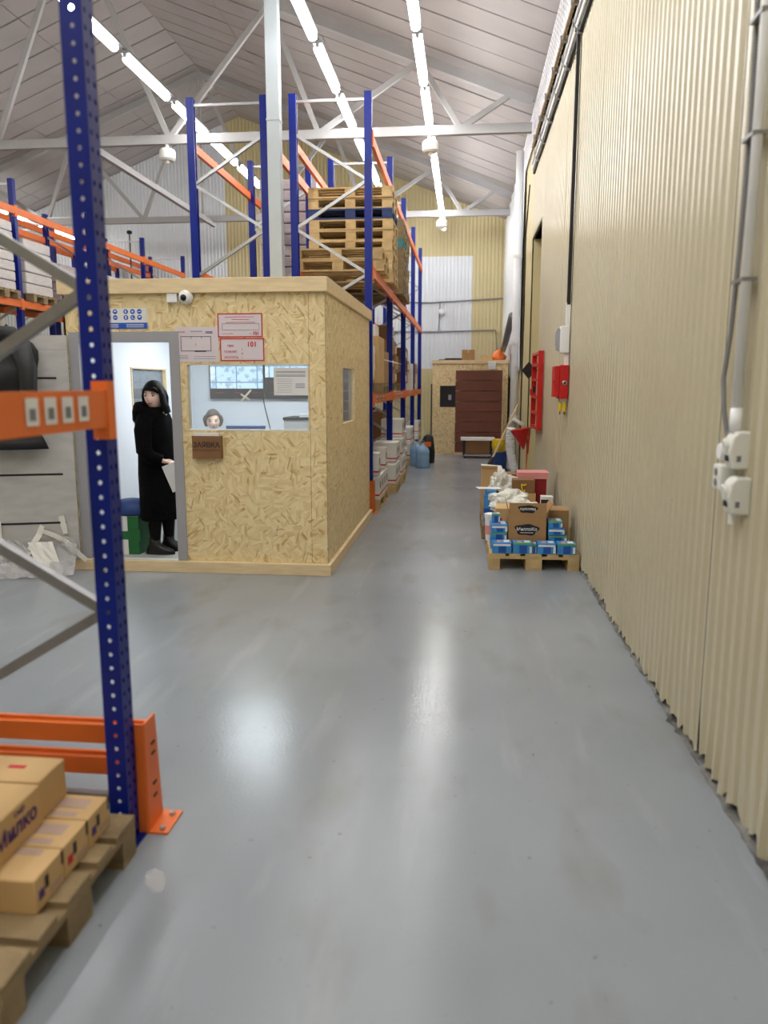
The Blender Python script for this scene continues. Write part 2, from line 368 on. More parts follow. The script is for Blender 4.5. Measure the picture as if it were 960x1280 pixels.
def sheet(axis, a0, a1, z0, z1, at, m, parent, sign=-1, top=None, pitch=.1, amp=.015, name='corrugated_sheet', jag=0):
    """trapezoid-profiled metal sheet; axis is the horizontal direction it runs along"""
    b = MB(); prof = []; n = max(1, round((a1-a0)/pitch)); p = (a1-a0)/n
    for i in range(n):
        for u, h in ((0, 0), (.3, 0), (.45, 1), (.85, 1)): prof.append((a0+(i+u)*p, h*amp))
    prof.append((a1, 0))
    k = len(prof)
    for r, zz in enumerate((z0, z0+.28, None)):
        for a, h in prof:
            z = zz if zz is not None else (top(a) if top else z1)
            off = h
            if r == 0 and jag: z += rnd.random()*jag; off = h*rnd.uniform(.3, 1.6) + rnd.uniform(-.004, .006)
            z = min(z, top(a)) if top else z
            c = at + sign*off
            b.v.append((a, c, z) if axis == 'x' else (c, a, z))
    for r in range(2):
        for i in range(k-1): b.f.append((r*k+i, r*k+i+1, (r+1)*k+i+1, (r+1)*k+i))
    return b.build(name, m, parent)

# right wall: dark frame behind, cream sheets in front, an opening at Y 11.65 - 13.35
wr = struct(MB().box(XW+.03, XW+.16, YF, 11.6, 0, 6.0).box(XW+.03, XW+.16, 11.6, 13.4, 4.0, 6.0).box(XW+.03, XW+.16, 13.4, YB, 0, 6.0).build('wall_right', 'dark'))
y = YF
while y < 11.5:
    y1 = min(y+1.12, 11.62); sheet('y', y, y1-.007, .012, 4.93, XW + rnd.uniform(-.008, .008), 'cream', wr, jag=.05); y = y1 - .0
y = YF
while y < 15.1:     # upper band with conduits, then the perforated white cladding under the eave
    y1 = min(y+2, 15.2)
    MB().box(XW, XW+.03, y, y1-.01, 4.98, 5.42).build('upper_strip', 'cream', wr)
    MB().box(XW-.05, XW-.02, y+.006, y1-.006, 5.44, 6.0).build('perforated_panel', 'perf', wr)
    y = y1
sheet('y', 11.62, 13.4, 4.0, 4.95, XW, 'cream', wr)
MB().box(XW+.02, 1.62, 11.6, 11.66, 0, 4.0).build('opening_jamb', 'cream2', wr)
MB().box(XW+.02, 1.62, 13.36, 13.42, 0, 4.0).build('opening_jamb', 'cream2', wr)
MB().box(XW+.02, 1.62, 11.6, 13.4, 4.0, 4.06).build('opening_head', 'woodd', wr)
sheet('y', 11.6, 13.4, 0, 4.0, 1.6, 'cream2', wr)
y = 13.42
while y < YB-.1:
    y1 = min(y+1.12, YB); sheet('y', y, y1, 0, 5.98, XW, 'cream2', wr); y = y1
# crumbled grout along the foot of the sheets
b = MB(); n = 260
for i in range(n+1):
    y_ = 1.6+10*i/n; w_ = rnd.uniform(.002, .016)*(2.2 if rnd.random() < .1 else 1); h_ = rnd.uniform(.004, .03)
    b.v += [(XW-.012-w_, y_, .0), (XW-.012-w_*.5, y_, h_*.7), (XW+.02, y_, h_)]
for i in range(n): o = i*3; b.f += [(o, o+1, o+4, o+3), (o+1, o+2, o+5, o+4)]
b.build('base_grout', mat('grout', (112, 111, 108), .9, 0, .6, 9), wr)
# far wall
wb = struct(MB().prism([(XL, 0), (XW+.1, 0), (XW+.1, roof(XW+.1)), (XR, ZR), (XL, roof(XL))], YB+.03, YB+.15).build('wall_back', 'dark'))
x = XL
edges = [XL+1.0*i for i in range(15)] + [XW]
for i in range(len(edges)-1):
    a, b_ = edges[i], edges[i+1]; c = (a+b_)/2
    low = 'cream2'; mid = 'wsheet' if (c < -7 or -2.6 < c < .2) else 'cream2'; hi = 'wsheet' if c < -7 else 'cream2'
    sheet('x', a, b_, 0, 2.08, YB, low if c > -7 else 'wsheet', wb); sheet('x', a, b_, 2.08, 5.15, YB-.004, mid, wb)
    sheet('x', a, b_, 5.15, 9, YB, hi, wb, top=lambda q: roof(q)-.02)
struct(MB().box(XL-.12, XL, YF, YB, 0, roof(XL)).build('wall_left', 'cream2'))
struct(MB().prism([(XL, 0), (XW+.1, 0), (XW+.1, roof(XW+.1)), (XR, ZR), (XL, roof(XL))], YF-.12, YF).build('wall_front', 'cream2'))
# ceiling: dark backing and separate panels with open joints
cl = struct(MB().add([(XW+.3, YF, roof(XW+.3)+.05), (XR, YF, ZR+.05), (XL-.2, YF, roof(XL-.2)+.05), (XW+.3, YB+.2, roof(XW+.3)+.05), (XR, YB+.2, ZR+.05), (XL-.2, YB+.2, roof(XL-.2)+.05),
  (XW+.3, YF, roof(XW+.3)+.15), (XR, YF, ZR+.15), (XL-.2, YF, roof(XL-.2)+.15), (XW+.3, YB+.2, roof(XW+.3)+.15), (XR, YB+.2, ZR+.15), (XL-.2, YB+.2, roof(XL-.2)+.15)],
  [(0, 1, 4, 3), (1, 2, 5, 4), (6, 7, 10, 9), (7, 8, 11, 10), (0, 3, 9, 6), (2, 5, 11, 8), (0, 1, 7, 6), (1, 2, 8, 7), (3, 4, 10, 9), (4, 5, 11, 10)]).build('ceiling', 'insul'))
ang = math.atan(SL); run = math.hypot(XW+.06-XR, ZR-roof(XW+.06))
for side in (1, -1):
    for yy in range(28):
        y0 = 5.6 + yy*.6
        if y0 > YB-.3: break
        cuts = [0, .25, .5+.008*((yy*7) % 3), .75, 1]
        for q in range(4):
            l0, l1 = cuts[q]*run+.007, cuts[q+1]*run-.007
            j = rnd.uniform(-.008, .008)
            b = MB().box(l0, l1, .02, .58, -.006+j, .03+j)
            b.build('ceiling_panel', 'ceil', cl, (XR, y0, ZR), (0, ang, 0) if side > 0 else (0, ang, PI)).location.y = y0 if side > 0 else y0+.6
    MB().box(0, run, 0, 5.6-YF, 0, .03).build('ceiling_panel', 'ceil', cl, (XR, YF if side > 0 else 5.6, ZR), (0, ang, 0) if side > 0 else (0, ang, PI))

# trusses
def truss(Y, label):
    t = thing('roof_truss', label, 'truss', (0, Y, 5.6), 0, 'roof trusses across the hall')
    def P(x, z): return (x, 0, z-5.6)
    MB().bar(P(XL+.1, 5.6), P(XW-.1, 5.6), .1, .14).build('bottom_chord', 'grayp', t)
    for s in (1, -1):
        e = XW-.1 if s > 0 else XL+.1
        MB().bar(P(XR, ZR-.16), P(e, roof(e)-.16), .1, .14).build('top_chord', 'grayp', t)
        def mx(x): return x if s > 0 else 2*XR-x
        nodes = [(XR+.1, 'T'), (-4.9, 'B'), (-3.2, 'T'), (-2.42, 'B'), (-.8, 'T'), (-.15, 'B'), (.6, 'T')]
        for (xa, ka), (xb, kb) in zip(nodes, nodes[1:]):
            za = roof(xa)-.2 if ka == 'T' else 5.62; zb = roof(xb)-.2 if kb == 'T' else 5.62
            MB().bar(P(mx(xa), za), P(mx(xb), zb), .07, .08).build('web_member', 'grayp', t)
    MB().bar(P(XR, ZR-.2), P(XR, 5.62), .06, .06).build('web_member', 'grayp', t)
    return t
truss(13, 'grey steel roof truss crossing above the orange racks, nearer of two')
truss(19, 'grey steel roof truss close to the far end wall')
tb = thing('tie_beam', 'pale steel tie running lengthwise between the two roof trusses', 'beam', (-6.2, 16, 5.5))
MB().bar((0, -3.2, 0), (0, 3.2, 0), .09, .11).build('tie_bar', 'grayp', tb)
for s in (-3, 3): MB().box(-.1, .1, s-.08, s+.08, .05, .08).build('gusset_plate', 'grayp', tb)
# column between the racks
c = thing('steel_column', 'tall pale painted steel column rising behind the booth between two racks', 'column', (-2.33, 9.64, 0))
MB().box(-.075, .075, -.075, .075, .02, 6.6).build('shaft', 'colp', c)
MB().box(-.13, .13, -.1, .1, 0, .02).build('base_plate', 'colp', c)
MB().box(-.082, .082, -.082, .082, 4.74, 4.76).build('weld_band', 'colp', c)

# ------------------------------------------------------------------ ceiling lights
TL, TP = 1.32, 1.665
me_h = MB().box(-.06, .06, .04, 1.46, .05, .085).box(-.02, .02, .03, .085, .0, .05).box(-.02, .02, 1.415, 1.47, 0, .05).mesh('housing', 'steel')
me_t = MB().rings([(0, 0, 0, .055, .05), (0, 0, TL, .055, .05)], 10).mesh('tube', 'tube', True)
me_r = MB().box(-.018, .018, 0, TP, .09, .12).mesh('rail', 'steel')
ROWS = [(-.64, 8.29, 'row by the corrugated wall', 'A'), (-1.87, 8.42, 'row over the pallet stacks', 'B'), (-4.33, 8.45, 'row left of the tall blue uprights', 'C'), (-11.0, 8.6, 'row behind the far left rack', 'D')]
for rx, ry, rname, key in ROWS:
    ks = [k for k in range(-8, 9) if YF+.4 < ry+k*TP < YB-1.6]
    seen = 0
    for k in ks:
        y0 = ry + k*TP
        vis = y0 > (7.9 if key != 'D' else 9.5)
        if vis:
            lab = 'lit white tube light, %s nearest in the %s' % (ORD[seen], rname); seen += 1
        else:
            lab = 'white tube light above the frame in the %s' % rname
        t = thing('ceiling_light', lab, 'light', (rx, y0, 5.7), 0, 'tube lights, ' + rname)
        put('housing', me_h, t, (0, -.09, 0)); put('tube', me_t, t, (0, 0, 0), (-PI/2, 0, 0)); put('rail', me_r, t, (0, -.25, 0))
me_s = MB().lathe([(.03, .2), (.03, .13), (.1, .13), (.13, .1), (.13, -.02), (.1, -.05), (.03, -.05), (.03, -.09), (.012, -.1)], 20).mesh('sensor_body', 'offw', False)
for (x, y, w) in ((-.62, 13.0, 'under the near truss below the light row by the corrugated wall'), (-4.95, 13.0, 'hanging under the near truss left of the blue uprights'), (-.62, 19.0, 'under the far truss near the end wall')):
    o = tag(put('smoke_detector', me_s, None, (x, y, 5.33)), 'round white detector ' + w, 'detector')
# ------------------------------------------------------------------ pallet racks
def dotted_strip(b, P0, U, V, wid, hgt, cols, pitch, r):
    """a plate P0 + u*U + v*V with real round holes in columns"""
    P0, U, V = Vector(P0), Vector(U), Vector(V); n = int(hgt/pitch); cw = wid/len(cols)
    for ci in range(len(cols)):
        u0 = ci*cw; cu = cols[ci]
        for i in range(n):
            v0 = i*pitch; ctr = (cu, v0+pitch/2)
            sq = [(u0, v0), (u0+cw/2, v0), (u0+cw, v0), (u0+cw, v0+pitch/2), (u0+cw, v0+pitch), (u0+cw/2, v0+pitch), (u0, v0+pitch), (u0, v0+pitch/2)]
            hole = [(ctr[0]+r*math.cos(a), ctr[1]+r*math.sin(a)) for a in [math.atan2(q[1]-ctr[1], q[0]-ctr[0]) for q in sq]]
            o = len(b.v)
            for q in sq+hole: b.v.append(tuple(P0+U*q[0]+V*q[1]))
            for j in range(8): b.f.append((o+j, o+(j+1) % 8, o+8+(j+1) % 8, o+8+j))
def c_upright(h, holes=False):
    """C section 0.09 deep (x) by 0.09 wide (y); open towards -x"""
    b = MB(); t = .004; w = .045
    if holes:
        dotted_strip(b, (-w, -w, 0), (1, 0, 0), (0, 0, 1), .09, h, [.05], .05, .0085)
        b.box(.0, w, w-t, w, 0, h)
        dotted_strip(b, (w, -w, 0), (0, 1, 0), (0, 0, 1), .09, h, [.022, .068], .05, .0095)
    else:
        b.box(-w, w, -w, -w+t, 0, h); b.box(-w, w, w-t, w, 0, h); b.box(w-t, w, -w+t, w-t, 0, h)
        for s in (-1, 1): b.box(w, w+.0015, s*.026-.004, s*.026+.004, 0, h)
    if not holes: b.box(-w, -w+t, -w+t, -w+.022, 0, h); b.box(-w, -w+t, w-.022, w-t, 0, h)
    return b
RH = 5.1
me_up = c_upright(RH).mesh('upright', 'blue'); me_up_h = c_upright(RH, True).mesh('upright', 'blue')
me_foot = MB().box(-.07, .07, -.06, .06, 0, .006).mesh('foot_plate', 'blue')
me_bolt = MB().lathe([(.012, 0), (.012, .008), (.008, .012)], 6).mesh('bolt', 'zinc')
_beams = {}
def beam_mesh(L, h=.12):
    if (L, h) not in _beams:   # stepped box beam lying along +Y
        b = MB().prism([(-.045, -h/2), (0, -h/2), (0, h/2), (-.02, h/2), (-.02, h/2-.02), (-.045, h/2-.02)], 0, L)
        e = MB()
        for y0, y1 in ((-.052, .0), (L, L+.052)): e.box(-.052, .006, min(y0, y1), max(y0, y1), -h/2-.035, h/2+.03)
        _beams[(L, h)] = (b.mesh('beam', 'orange'), MB().box(-.05, .006, -.05, 0, -h/2-.04, h/2+.03).mesh('beam_connector', 'orange'))
    return _beams[(L, h)]
NODES = [5.02, 4.65, 4.1, 3.55, 3.0, 2.48, 1.95, 1.4, .87, .33]
def rack(label, xf, ys, levels, depth=.97, flip=False, near=False, first_levels=None, group='blue and orange pallet racks', mirror=False):
    """row with its front (beam) face at x = xf, uprights at ys; body reaches towards -x by depth"""
    t = thing('pallet_rack', label, 'rack', (xf, ys[0], 0), 0, group)
    sg = -1 if mirror else 1
    for i, Y in enumerate(ys):
        y = Y-ys[0]
        nearest = near and Y > 2
        u_ = put('upright', me_up_h if nearest else me_up, t, (-.05*sg, y, 0), (0, 0, PI if mirror else 0))
        if nearest: u_.scale = (.8, .85, 1); u_.location.x = -.041
        put('upright', me_up, t, ((-depth+.0)*sg, y, 0), (0, 0, 0 if mirror else PI))
        put('foot_plate', me_foot, t, (-.05*sg, y, 0)); put('foot_plate', me_foot, t, (-depth*sg, y, 0))
        xa, xb = -.06*sg, (-depth+.01)*sg
        MB().bar((xa, y, NODES[0]), (xb, y, NODES[0]), .03, .03).build('brace', 'zinc', t)
        MB().bar((xa, y, .17), (xb, y, .17), .03, .03).build('brace', 'zinc' if not near else 'dzinc', t)
        for k in range(1, len(NODES)-1):
            l = (k % 2 == 1) ^ flip
            MB().bar((xb if l else xa, y, NODES[k]), (xa if l else xb, y, NODES[k+1]), .036, .036).build('brace', 'zinc' if not near else 'dzinc', t)
    for i in range(len(ys)-1):
        L = ys[i+1]-ys[i]-.09
        bm_, cm = beam_mesh(round(L, 3))
        lv = levels if not (first_levels and i == 0) else first_levels
        for z in lv:
            for k, xx in enumerate((0.004*sg, (-depth-.046)*sg)):
                r = PI if (k == 1) ^ mirror else 0
                y0 = ys[i]-ys[0]+.045
                o = put('beam', bm_, t, (xx, y0 if not r else y0+L, z), (0, 0, r))
                put('beam_connector', cm, o, (0, -.0, 0)); put('beam_connector', cm, o, (0, L+.05, 0))
    return t
LV = [1.46, 3.03, 4.58]
YS = [9.82, 12.52, 15.22, 17.92, 20.62]
r1 = rack('blue and orange pallet rack lining the aisle behind the booth', -1.17, YS, LV)
r2 = rack('blue and orange pallet rack back to back with the aisle rack', -2.45, YS, LV[1:], flip=True)
r3 = rack('blue and orange pallet rack across the hall with wrapped pallets', -7.72, [10.4, 13.1, 15.8, 18.5, 21.2], LV[1:])
r4 = rack('pallet rack in the far left row behind the other racks', -9.1, [11.5, 14.2, 16.9, 19.6, 22.1], [3.3, 4.9], flip=True)
r0 = rack('close pallet rack with punched blue upright at the left edge', -1.17, [-.23, 2.47], [1.57], near=True)
# location labels stuck on the beams
def beam_labels(t, z, ylist, x, w=.06, h=.075):
    for y in ylist:
        o = MB().box(x, x+.002, y, y+w, z-h/2, z+h/2).build('location_label', 'paper', t)
        MB().box(x+.0018, x+.0026, y+.014, y+w-.014, z-h*.32, z+h*.12).build('print', 'inkg', o)
beam_labels(r0, 1.575, [1.95+.23, 2.045+.23, 2.14+.23, 2.235+.23], .006)
beam_labels(r1, 1.46, [.35, .75, 1.15, 3.2, 3.6, 4.0, 4.4, 6.2, 6.6], .006, .14, .07)

# orange end-of-row guards
def rack_guard(label, loc, wid):
    t = thing('rack_guard', label, 'guard', loc, 0, 'orange rack end guards')
    for s, x in ((1, 0), (-1, -wid)):
        b = MB().prism([(0, .006), (.13, .006), (.10, .43), (0, .43)], x-.004, x+.004, 'x')
        br = b.build('bracket', 'orange', t)
        MB().box(min(x, x-s*.075), max(x, x-s*.075), -.006, .002, .006, .43).build('bracket_flange', 'orange', br)
        MB().box(x-.05, x+.075 if s > 0 else x+.05, -.005, .15, 0, .008).build('foot_plate', 'orange', t)
        for yy in (.02, .12): put('anchor_bolt', me_bolt, t, (x+s*.045, yy, .008))
        for zz in (.12, .17, .29, .33):
            MB().box(x+.004 if s > 0 else x-.007, x+.007 if s > 0 else x-.004, .05, .08, zz-.004, zz+.004).build('slot', 'dark', br)
    for z, h in ((.36, .085), (.232, .08)): 
        MB().prism([(.06, z-h/2), (.10, z-h/2), (.10, z+h/2), (.085, z+h/2), (.085, z+h/2-.012), (.06, z+h/2-.012)], -wid, 0, 'x').build('guard_rail', 'orange', t)
    return t
rack_guard('orange end guard with two rails bolted beside the punched blue upright', (-1.145, 2.52, 0), 1.1)
g2 = thing('rack_guard', 'small orange foot guard on the rack upright behind the booth corner', 'guard', (-1.15, 9.74, 0), 0, 'orange rack end guards')
MB().box(-.1, .0, -.01, 0, .006, .42).box(-.006, 0, -.01, .12, .006, .42).build('bracket', 'orange', g2)
MB().box(-.1, .05, -.03, .13, 0, .008).build('foot_plate', 'orange', g2)

# ------------------------------------------------------------------ pallets
PM = {}
def pallet_meshes(m):
    if m not in PM:
        PM[m] = dict(
          deck=[MB().box(-.6, .6, -w/2, w/2, 0, .022).mesh('deck_board', m) for w in (.145, .1)],
          cross=MB().box(-.0725, .0725, -.4, .4, 0, .022).mesh('cross_board', m),
          block=[MB().box(-.0725, .0725, -w/2, w/2, 0, .078).mesh('block', m) for w in (.1, .145)],
          base=[MB().box(-.6, .6, -w/2, w/2, 0, .022).mesh('base_board', m) for w in (.1, .145)])
    return PM[m]
def pallet(label, x, y, z=0, rz=0, m='wood', group=None):
    """euro pallet 1.2 x 0.8 x 0.144, centre at x, y; long side along local x"""
    t = thing('wooden_pallet', label, 'pallet', (x, y, z), rz, group); p = pallet_meshes(m)
    for yy, k in ((-.3275, 0), (-.17, 1), (0, 0), (.17, 1), (.3275, 0)): put('deck_board', p['deck'][k], t, (0, yy+rnd.uniform(-.004, .004), .122))
    for xx in (-.5275, 0, .5275):
        put('cross_board', p['cross'], t, (xx, 0, .1))
        for yy, k in ((-.35, 0), (0, 1), (.35, 0)): put('block', p['block'][k], t, (xx, yy, .022))
    for yy, k in ((-.35, 0), (0, 1), (.35, 0)): put('base_board', p['base'][k], t, (0, yy, 0))
    return t

def carton(label, x0, x1, y0, y1, z0, z1, m='carton', group=None, rz=0, name='cardboard_box', tape=True, cat='box', flaps=False):
    """closed carton: body, tape strip along the seam, lid seam; origin at the base centre"""
    t = thing(name, label, cat, ((x0+x1)/2, (y0+y1)/2, z0), rz, group)
    w, d, h = (x1-x0)/2, (y1-y0)/2, z1-z0
    body = MB().box(-w, w, -d, d, 0, h).build('body', m, t, bevel=.004)
    if tape:
        if w > d: MB().box(-w-.0012, w+.0012, -.02, .02, h*.72, h+.0012).build('tape', 'inkp' if m == 'carton' else 'carton', t)
        else: MB().box(-.02, .02, -d-.0012, d+.0012, h*.72, h+.0012).build('tape', 'inkp' if m == 'carton' else 'carton', t)
    return t
# near pallet in the close rack with food cartons
GP = 'cartons on the near pallet'
pallet('worn wooden pallet at the lower left corner under cardboard boxes', -1.74, 2.0, 0, 0, 'woodd')
def print_marks(t, w, d, h, right='violet'):
    # printed block on top and emblem on the aisle side
    MB().box(w-.16, w-.04, -.01, .045, h+.0004, h+.001).build('printed_text', 'inkp', t)
    MB().box(-w+.02, w-.05, -d+.012, -d+.04, h+.0004, h+.001).build('printed_text', 'inkp', t)
NB = [(1.87, 2.03, 'cardboard box nearest the camera in the low row on the near pallet'), (2.035, 2.185, 'middle cardboard box of the low row on the near pallet'), (2.19, 2.335, 'cardboard box of the low row nearest the blue upright')]
for i, (a, b_, lab) in enumerate(NB):
    t = carton(lab, -1.60, -1.2, a, b_, .144, .25, 'carton', GP, tape=False); w, d, h = .2, (b_-a)/2, .106
    if i: print_marks(t, w, d, h)
    else:
        MB().box(-.05, .02, -.02, .02, h+.0004, h+.001).build('emblem', 'inkv', t); MB().box(-.03, .0, -.01, .008, h+.001, h+.0015).build('emblem_centre', 'paper', t)
        MB().box(-w+.02, w-.05, d-.04, d-.01, h+.0004, h+.001).build('printed_text', 'inkp', t)
        MB().box(-.12, .02, -d-.001, -d-.0004, .03, .08).build('dark_print', 'ink', t)
    MB().box(w+.0004, w+.001, -d+.02, -d+.05, .03, .06).build('emblem', 'inkv' if i != 1 else 'inkr', t)
    MB().box(w+.0004, w+.001, -d+.055, -d+.075, .045, .085).build('bottle_print', 'ink', t)
    MB().box(w+.0004, w+.001, -.0, d-.015, .012, .035).build('printed_text', 'inkp', t)
    MB().box(w+.0002, w+.0008, d-.012, d, .06, h).build('hand_slot', 'dark', t)
    carton('hidden-row cardboard box behind the low row, %s from the blue upright' % ORD[2-i], -2.02, -1.62, a, b_, .144, .25, 'carton', GP)
t = carton('long cardboard box with violet lettering on top of the near cartons', -1.72, -1.335, 1.76, 2.155, .25, .385, 'carton', GP, tape=False)
text('Милко', .07, 'inkv', t, (.1935, .06, .065), (PI/2, 0, PI/2), bold=.002)
text('сыр', .03, 'inkv', t, (.1935, .08, .113), (PI/2, 0, PI/2))
MB().box(-.02, .04, .06, .1, .1354, .136).build('emblem', 'inkv', t); MB().box(.0, .12, -.14, -.08, .1354, .136).build('printed_text', 'inkp', t)
t = carton('cardboard box behind the long one, close to the orange rails', -1.70, -1.345, 2.165, 2.33, .25, .385, 'carton', GP, tape=False)
MB().box(.02, .08, .0, .02, .1354, .136).build('printed_text', 'inkr', t)
# ------------------------------------------------------------------ office booth
BX0, BX1, BY0, BY1, BZ = -3.45, -1.17, 6.46, 9.45, 2.52
bo = thing('office_booth', 'OSB-clad office booth with window and open doorway beside the aisle', 'booth', ((BX0+BX1)/2, (BY0+BY1)/2, 0))
def bp(name, m, x0, x1, y0, y1, z0, z1, parent=None, bevel=0):
    o = MB().box(x0-bo.location.x, x1-bo.location.x, y0-bo.location.y, y1-bo.location.y, z0, z1).build(name, m, None, bevel=bevel); o.parent = parent or bo; return o
T = .018
WX0, WX1, WZ0, WZ1 = -2.39, -1.31, 1.255, 1.82      # front window
DX0, DX1, DZ = -3.41, -2.43, 2.09                    # door frame, outer
fy0, fy1 = BY0, BY0+T
bp('osb_panel', 'osb', BX0, WX0, fy0, fy1, DZ, 2.42); bp('osb_panel', 'osb', WX0, WX1, fy0, fy1, WZ1, 2.42)
bp('osb_panel', 'osb', BX0, DX0, fy0, fy1, .1, DZ); bp('osb_panel', 'osb', DX1, WX0, fy0, fy1, WZ0, DZ)
bp('osb_panel', 'osb', DX1, WX1+.001, fy0, fy1, .1, WZ0-.002); bp('osb_panel', 'osb', WX1+.003, BX1, fy0, fy1, WZ0+.001, 2.42); bp('osb_panel', 'osb', WX1+.004, BX1, fy0, fy1, .1, WZ0-.003)
sx0, sx1 = BX1-T, BX1
SY0, SY1 = 7.36, 8.2
bp('osb_panel', 'osb', sx0, sx1, BY0+.001, SY0, .1, 2.42); bp('osb_panel', 'osb', sx0, sx1, SY1, BY1, .1, 2.42)
bp('osb_panel', 'osb', sx0, sx1, SY0, SY1, .1, WZ0); bp('osb_panel', 'osb', sx0, sx1, SY0, SY1, WZ1, 2.42)
bp('osb_panel', 'osb', BX0, BX1, BY1-T, BY1, .1, 2.42)
LY0, LY1 = 7.62, 8.55
for a, b_, c0, c1 in ((BY0, LY0, .1, 2.42), (LY1, BY1, .1, 2.42), (LY0, LY1, .1, WZ0), (LY0, LY1, WZ1, 2.42)): bp('osb_panel', 'osb', BX0, BX0+T, a, b_, c0, c1)
# trim boards
bp('top_board', 'timber', BX0-.02, BX1+.03, BY0-.045, BY0, 2.40, BZ, bevel=.004)
bp('top_board', 'timber', BX1, BX1+.03, BY0+.001, BY1+.02, 2.40, BZ, bevel=.004)
bp('base_board', 'timber', DX0-.06, BX1+.035, BY0-.05, BY0, .0, .1, bevel=.004)
bp('base_board', 'timber', BX1, BX1+.035, BY0+.001, BY1, 0, .1, bevel=.004)
bp('roof_deck', 'osb', BX0, BX1, BY0, BY1, 2.44, 2.5)
# interior shell
I = .05
bp('inner_wall', 'inner', BX0+.03, BX1-.03, BY1-.06, BY1-.03, .08, 2.40)
for a, b_, c0, c1 in ((BY0+.02, LY0, .08, 2.4), (LY1, BY1-.06, .08, 2.4), (LY0, LY1, .08, WZ0), (LY0, LY1, WZ1, 2.4)): bp('inner_wall', 'inner', BX0+.03, BX0+.06, a, b_, c0, c1)
for a, b_, c0, c1 in ((BY0+.02, SY0, .08, 2.4), (SY1, BY1-.06, .08, 2.4), (SY0, SY1, .08, WZ0), (SY0, SY1, WZ1, 2.4)): bp('inner_wall', 'inner', BX1-.06, BX1-.03, a, b_, c0, c1)
bp('inner_wall', 'inner', DX1+.01, BX1-.06, BY0+.02, BY0+.05, .08, WZ0-.01)
bp('inner_wall', 'inner', BX0+.06, BX1-.06, BY0+.02, BY0+.05, DZ, 2.4)
bp('inner_ceiling', 'inner', BX0+.03, BX1-.03, BY0+.02, BY1-.03, 2.4, 2.44)
bp('inner_floor', 'vinyl', BX0+.03, BX1-.03, BY0-.0, BY1-.03, .03, .08)
# windows: wooden reveals, panes
w = bp('window_frame', 'timber', WX0, WX0+.02, fy0, BY0+.07, WZ0, WZ1)
bp('window_frame', 'timber', WX1-.012, WX1, fy0, BY0+.07, WZ0, WZ1); bp('window_frame', 'offw', WX0+.02, WX1-.012, fy0, BY0+.07, WZ0, WZ0+.008); bp('window_frame', 'timber', WX0+.02, WX1-.012, fy0, BY0+.07, WZ1-.01, WZ1)
bp('window_pane', 'glass', WX0+.02, WX1-.012, BY0+.022, BY0+.026, WZ0+.008, WZ1-.01)
for (xa, xb, ya, yb) in ((BX1-.07, BX1, SY0, SY1), (BX0, BX0+.07, LY0, LY1)):
    bp('window_frame', 'timber', xa, xb, ya, ya+.02, WZ0, WZ1); bp('window_frame', 'timber', xa, xb, yb-.02, yb, WZ0, WZ1)
    bp('window_frame', 'timber', xa, xb, ya+.02, yb-.02, WZ0, WZ0+.015); bp('window_frame', 'timber', xa, xb, ya+.02, yb-.02, WZ1-.015, WZ1)
    bp('window_pane', 'glass', (xa+xb)/2-.002, (xa+xb)/2+.002, ya+.02, yb-.02, WZ0+.015, WZ1-.015)
# door frame, threshold, leaf
df = bp('door_frame', 'frameg', DX1-.085, DX1, BY0-.012, BY0+.09, .08, DZ)
bp('door_jamb', 'frameg', DX0, DX0+.085, BY0-.012, BY0+.09, .08, DZ, df); bp('door_head', 'frameg', DX0+.085, DX1-.085, BY0-.012, BY0+.09, DZ-.085, DZ, df)
bp('threshold', 'offw', DX0, DX1, BY0-.02, BY0+.06, .08, .1)
lf = thing('x', 'x', 'x'); bpy.data.objects.remove(lf)
leaf = MB().box(-.84, 0, -.02, .02, .1, 2.06).build('door_leaf', 'doorg', bo, (DX0+.0-bo.location.x, BY0-.04-bo.location.y, 0), (0, 0, math.radians(17)))
for z in (.44, .87, 1.28, 1.7): MB().box(-.72, -.1, -.0225, -.0195, z-.009, z+.009).build('dark_inlay', 'ink', leaf)
for z in (1.94,): MB().box(-.84, 0, -.0205, -.0198, z-.003, z+.003).build('groove', 'frameg', leaf)
hd = MB().bar((-.78, -.02, 1.05), (-.78, -.06, 1.05), .02).bar((-.78, -.055, 1.05), (-.66, -.055, 1.05), .018).build('handle', 'zinc', leaf)
# lamp on the booth ceiling
pl = thing('ceiling_lamp', 'square white light panel on the booth ceiling', 'lamp', (-2.3, 8.0, 2.37))
MB().box(-.32, .32, -.32, .32, 0, .03).build('lamp_frame', 'offw', pl); MB().box(-.29, .29, -.29, .29, -.006, 0).build('diffuser', 'panel_lamp', pl)
# signs on the front
def board(name, label, cat, x0, x1, z0, z1, m, y=BY0, th=.004):
    t = thing(name, label, cat, ((x0+x1)/2, y, (z0+z1)/2)); w, h = (x1-x0)/2, (z1-z0)/2
    MB().box(-w, w, -th, -.0005, -h, h).build('backing', m, t); return t, w, h
def lines(t, x0, x1, zs, m='inkg', th=.003, y=-.0055):
    for z in zs: MB().box(x0, x1, y, y+.001, z-th/2, z+th/2).build('print_line', m, t)
t, w, h = board('safety_sign', 'blue and white sign with rows of round pictograms above the doorway', 'sign', -3.13, -2.7, 2.115, 2.285, 'paper')
MB().box(-w, w, -.0052, -.004, -h, -h+.05).build('blue_band', 'inkb', t)
lines(t, -w+.03, -.04, (-h+.036, -h+.026, -h+.014), 'paper', .004, -.0062); lines(t, .03, w-.03, (-h+.036, -h+.026, -h+.014), 'paper', .004, -.0062)
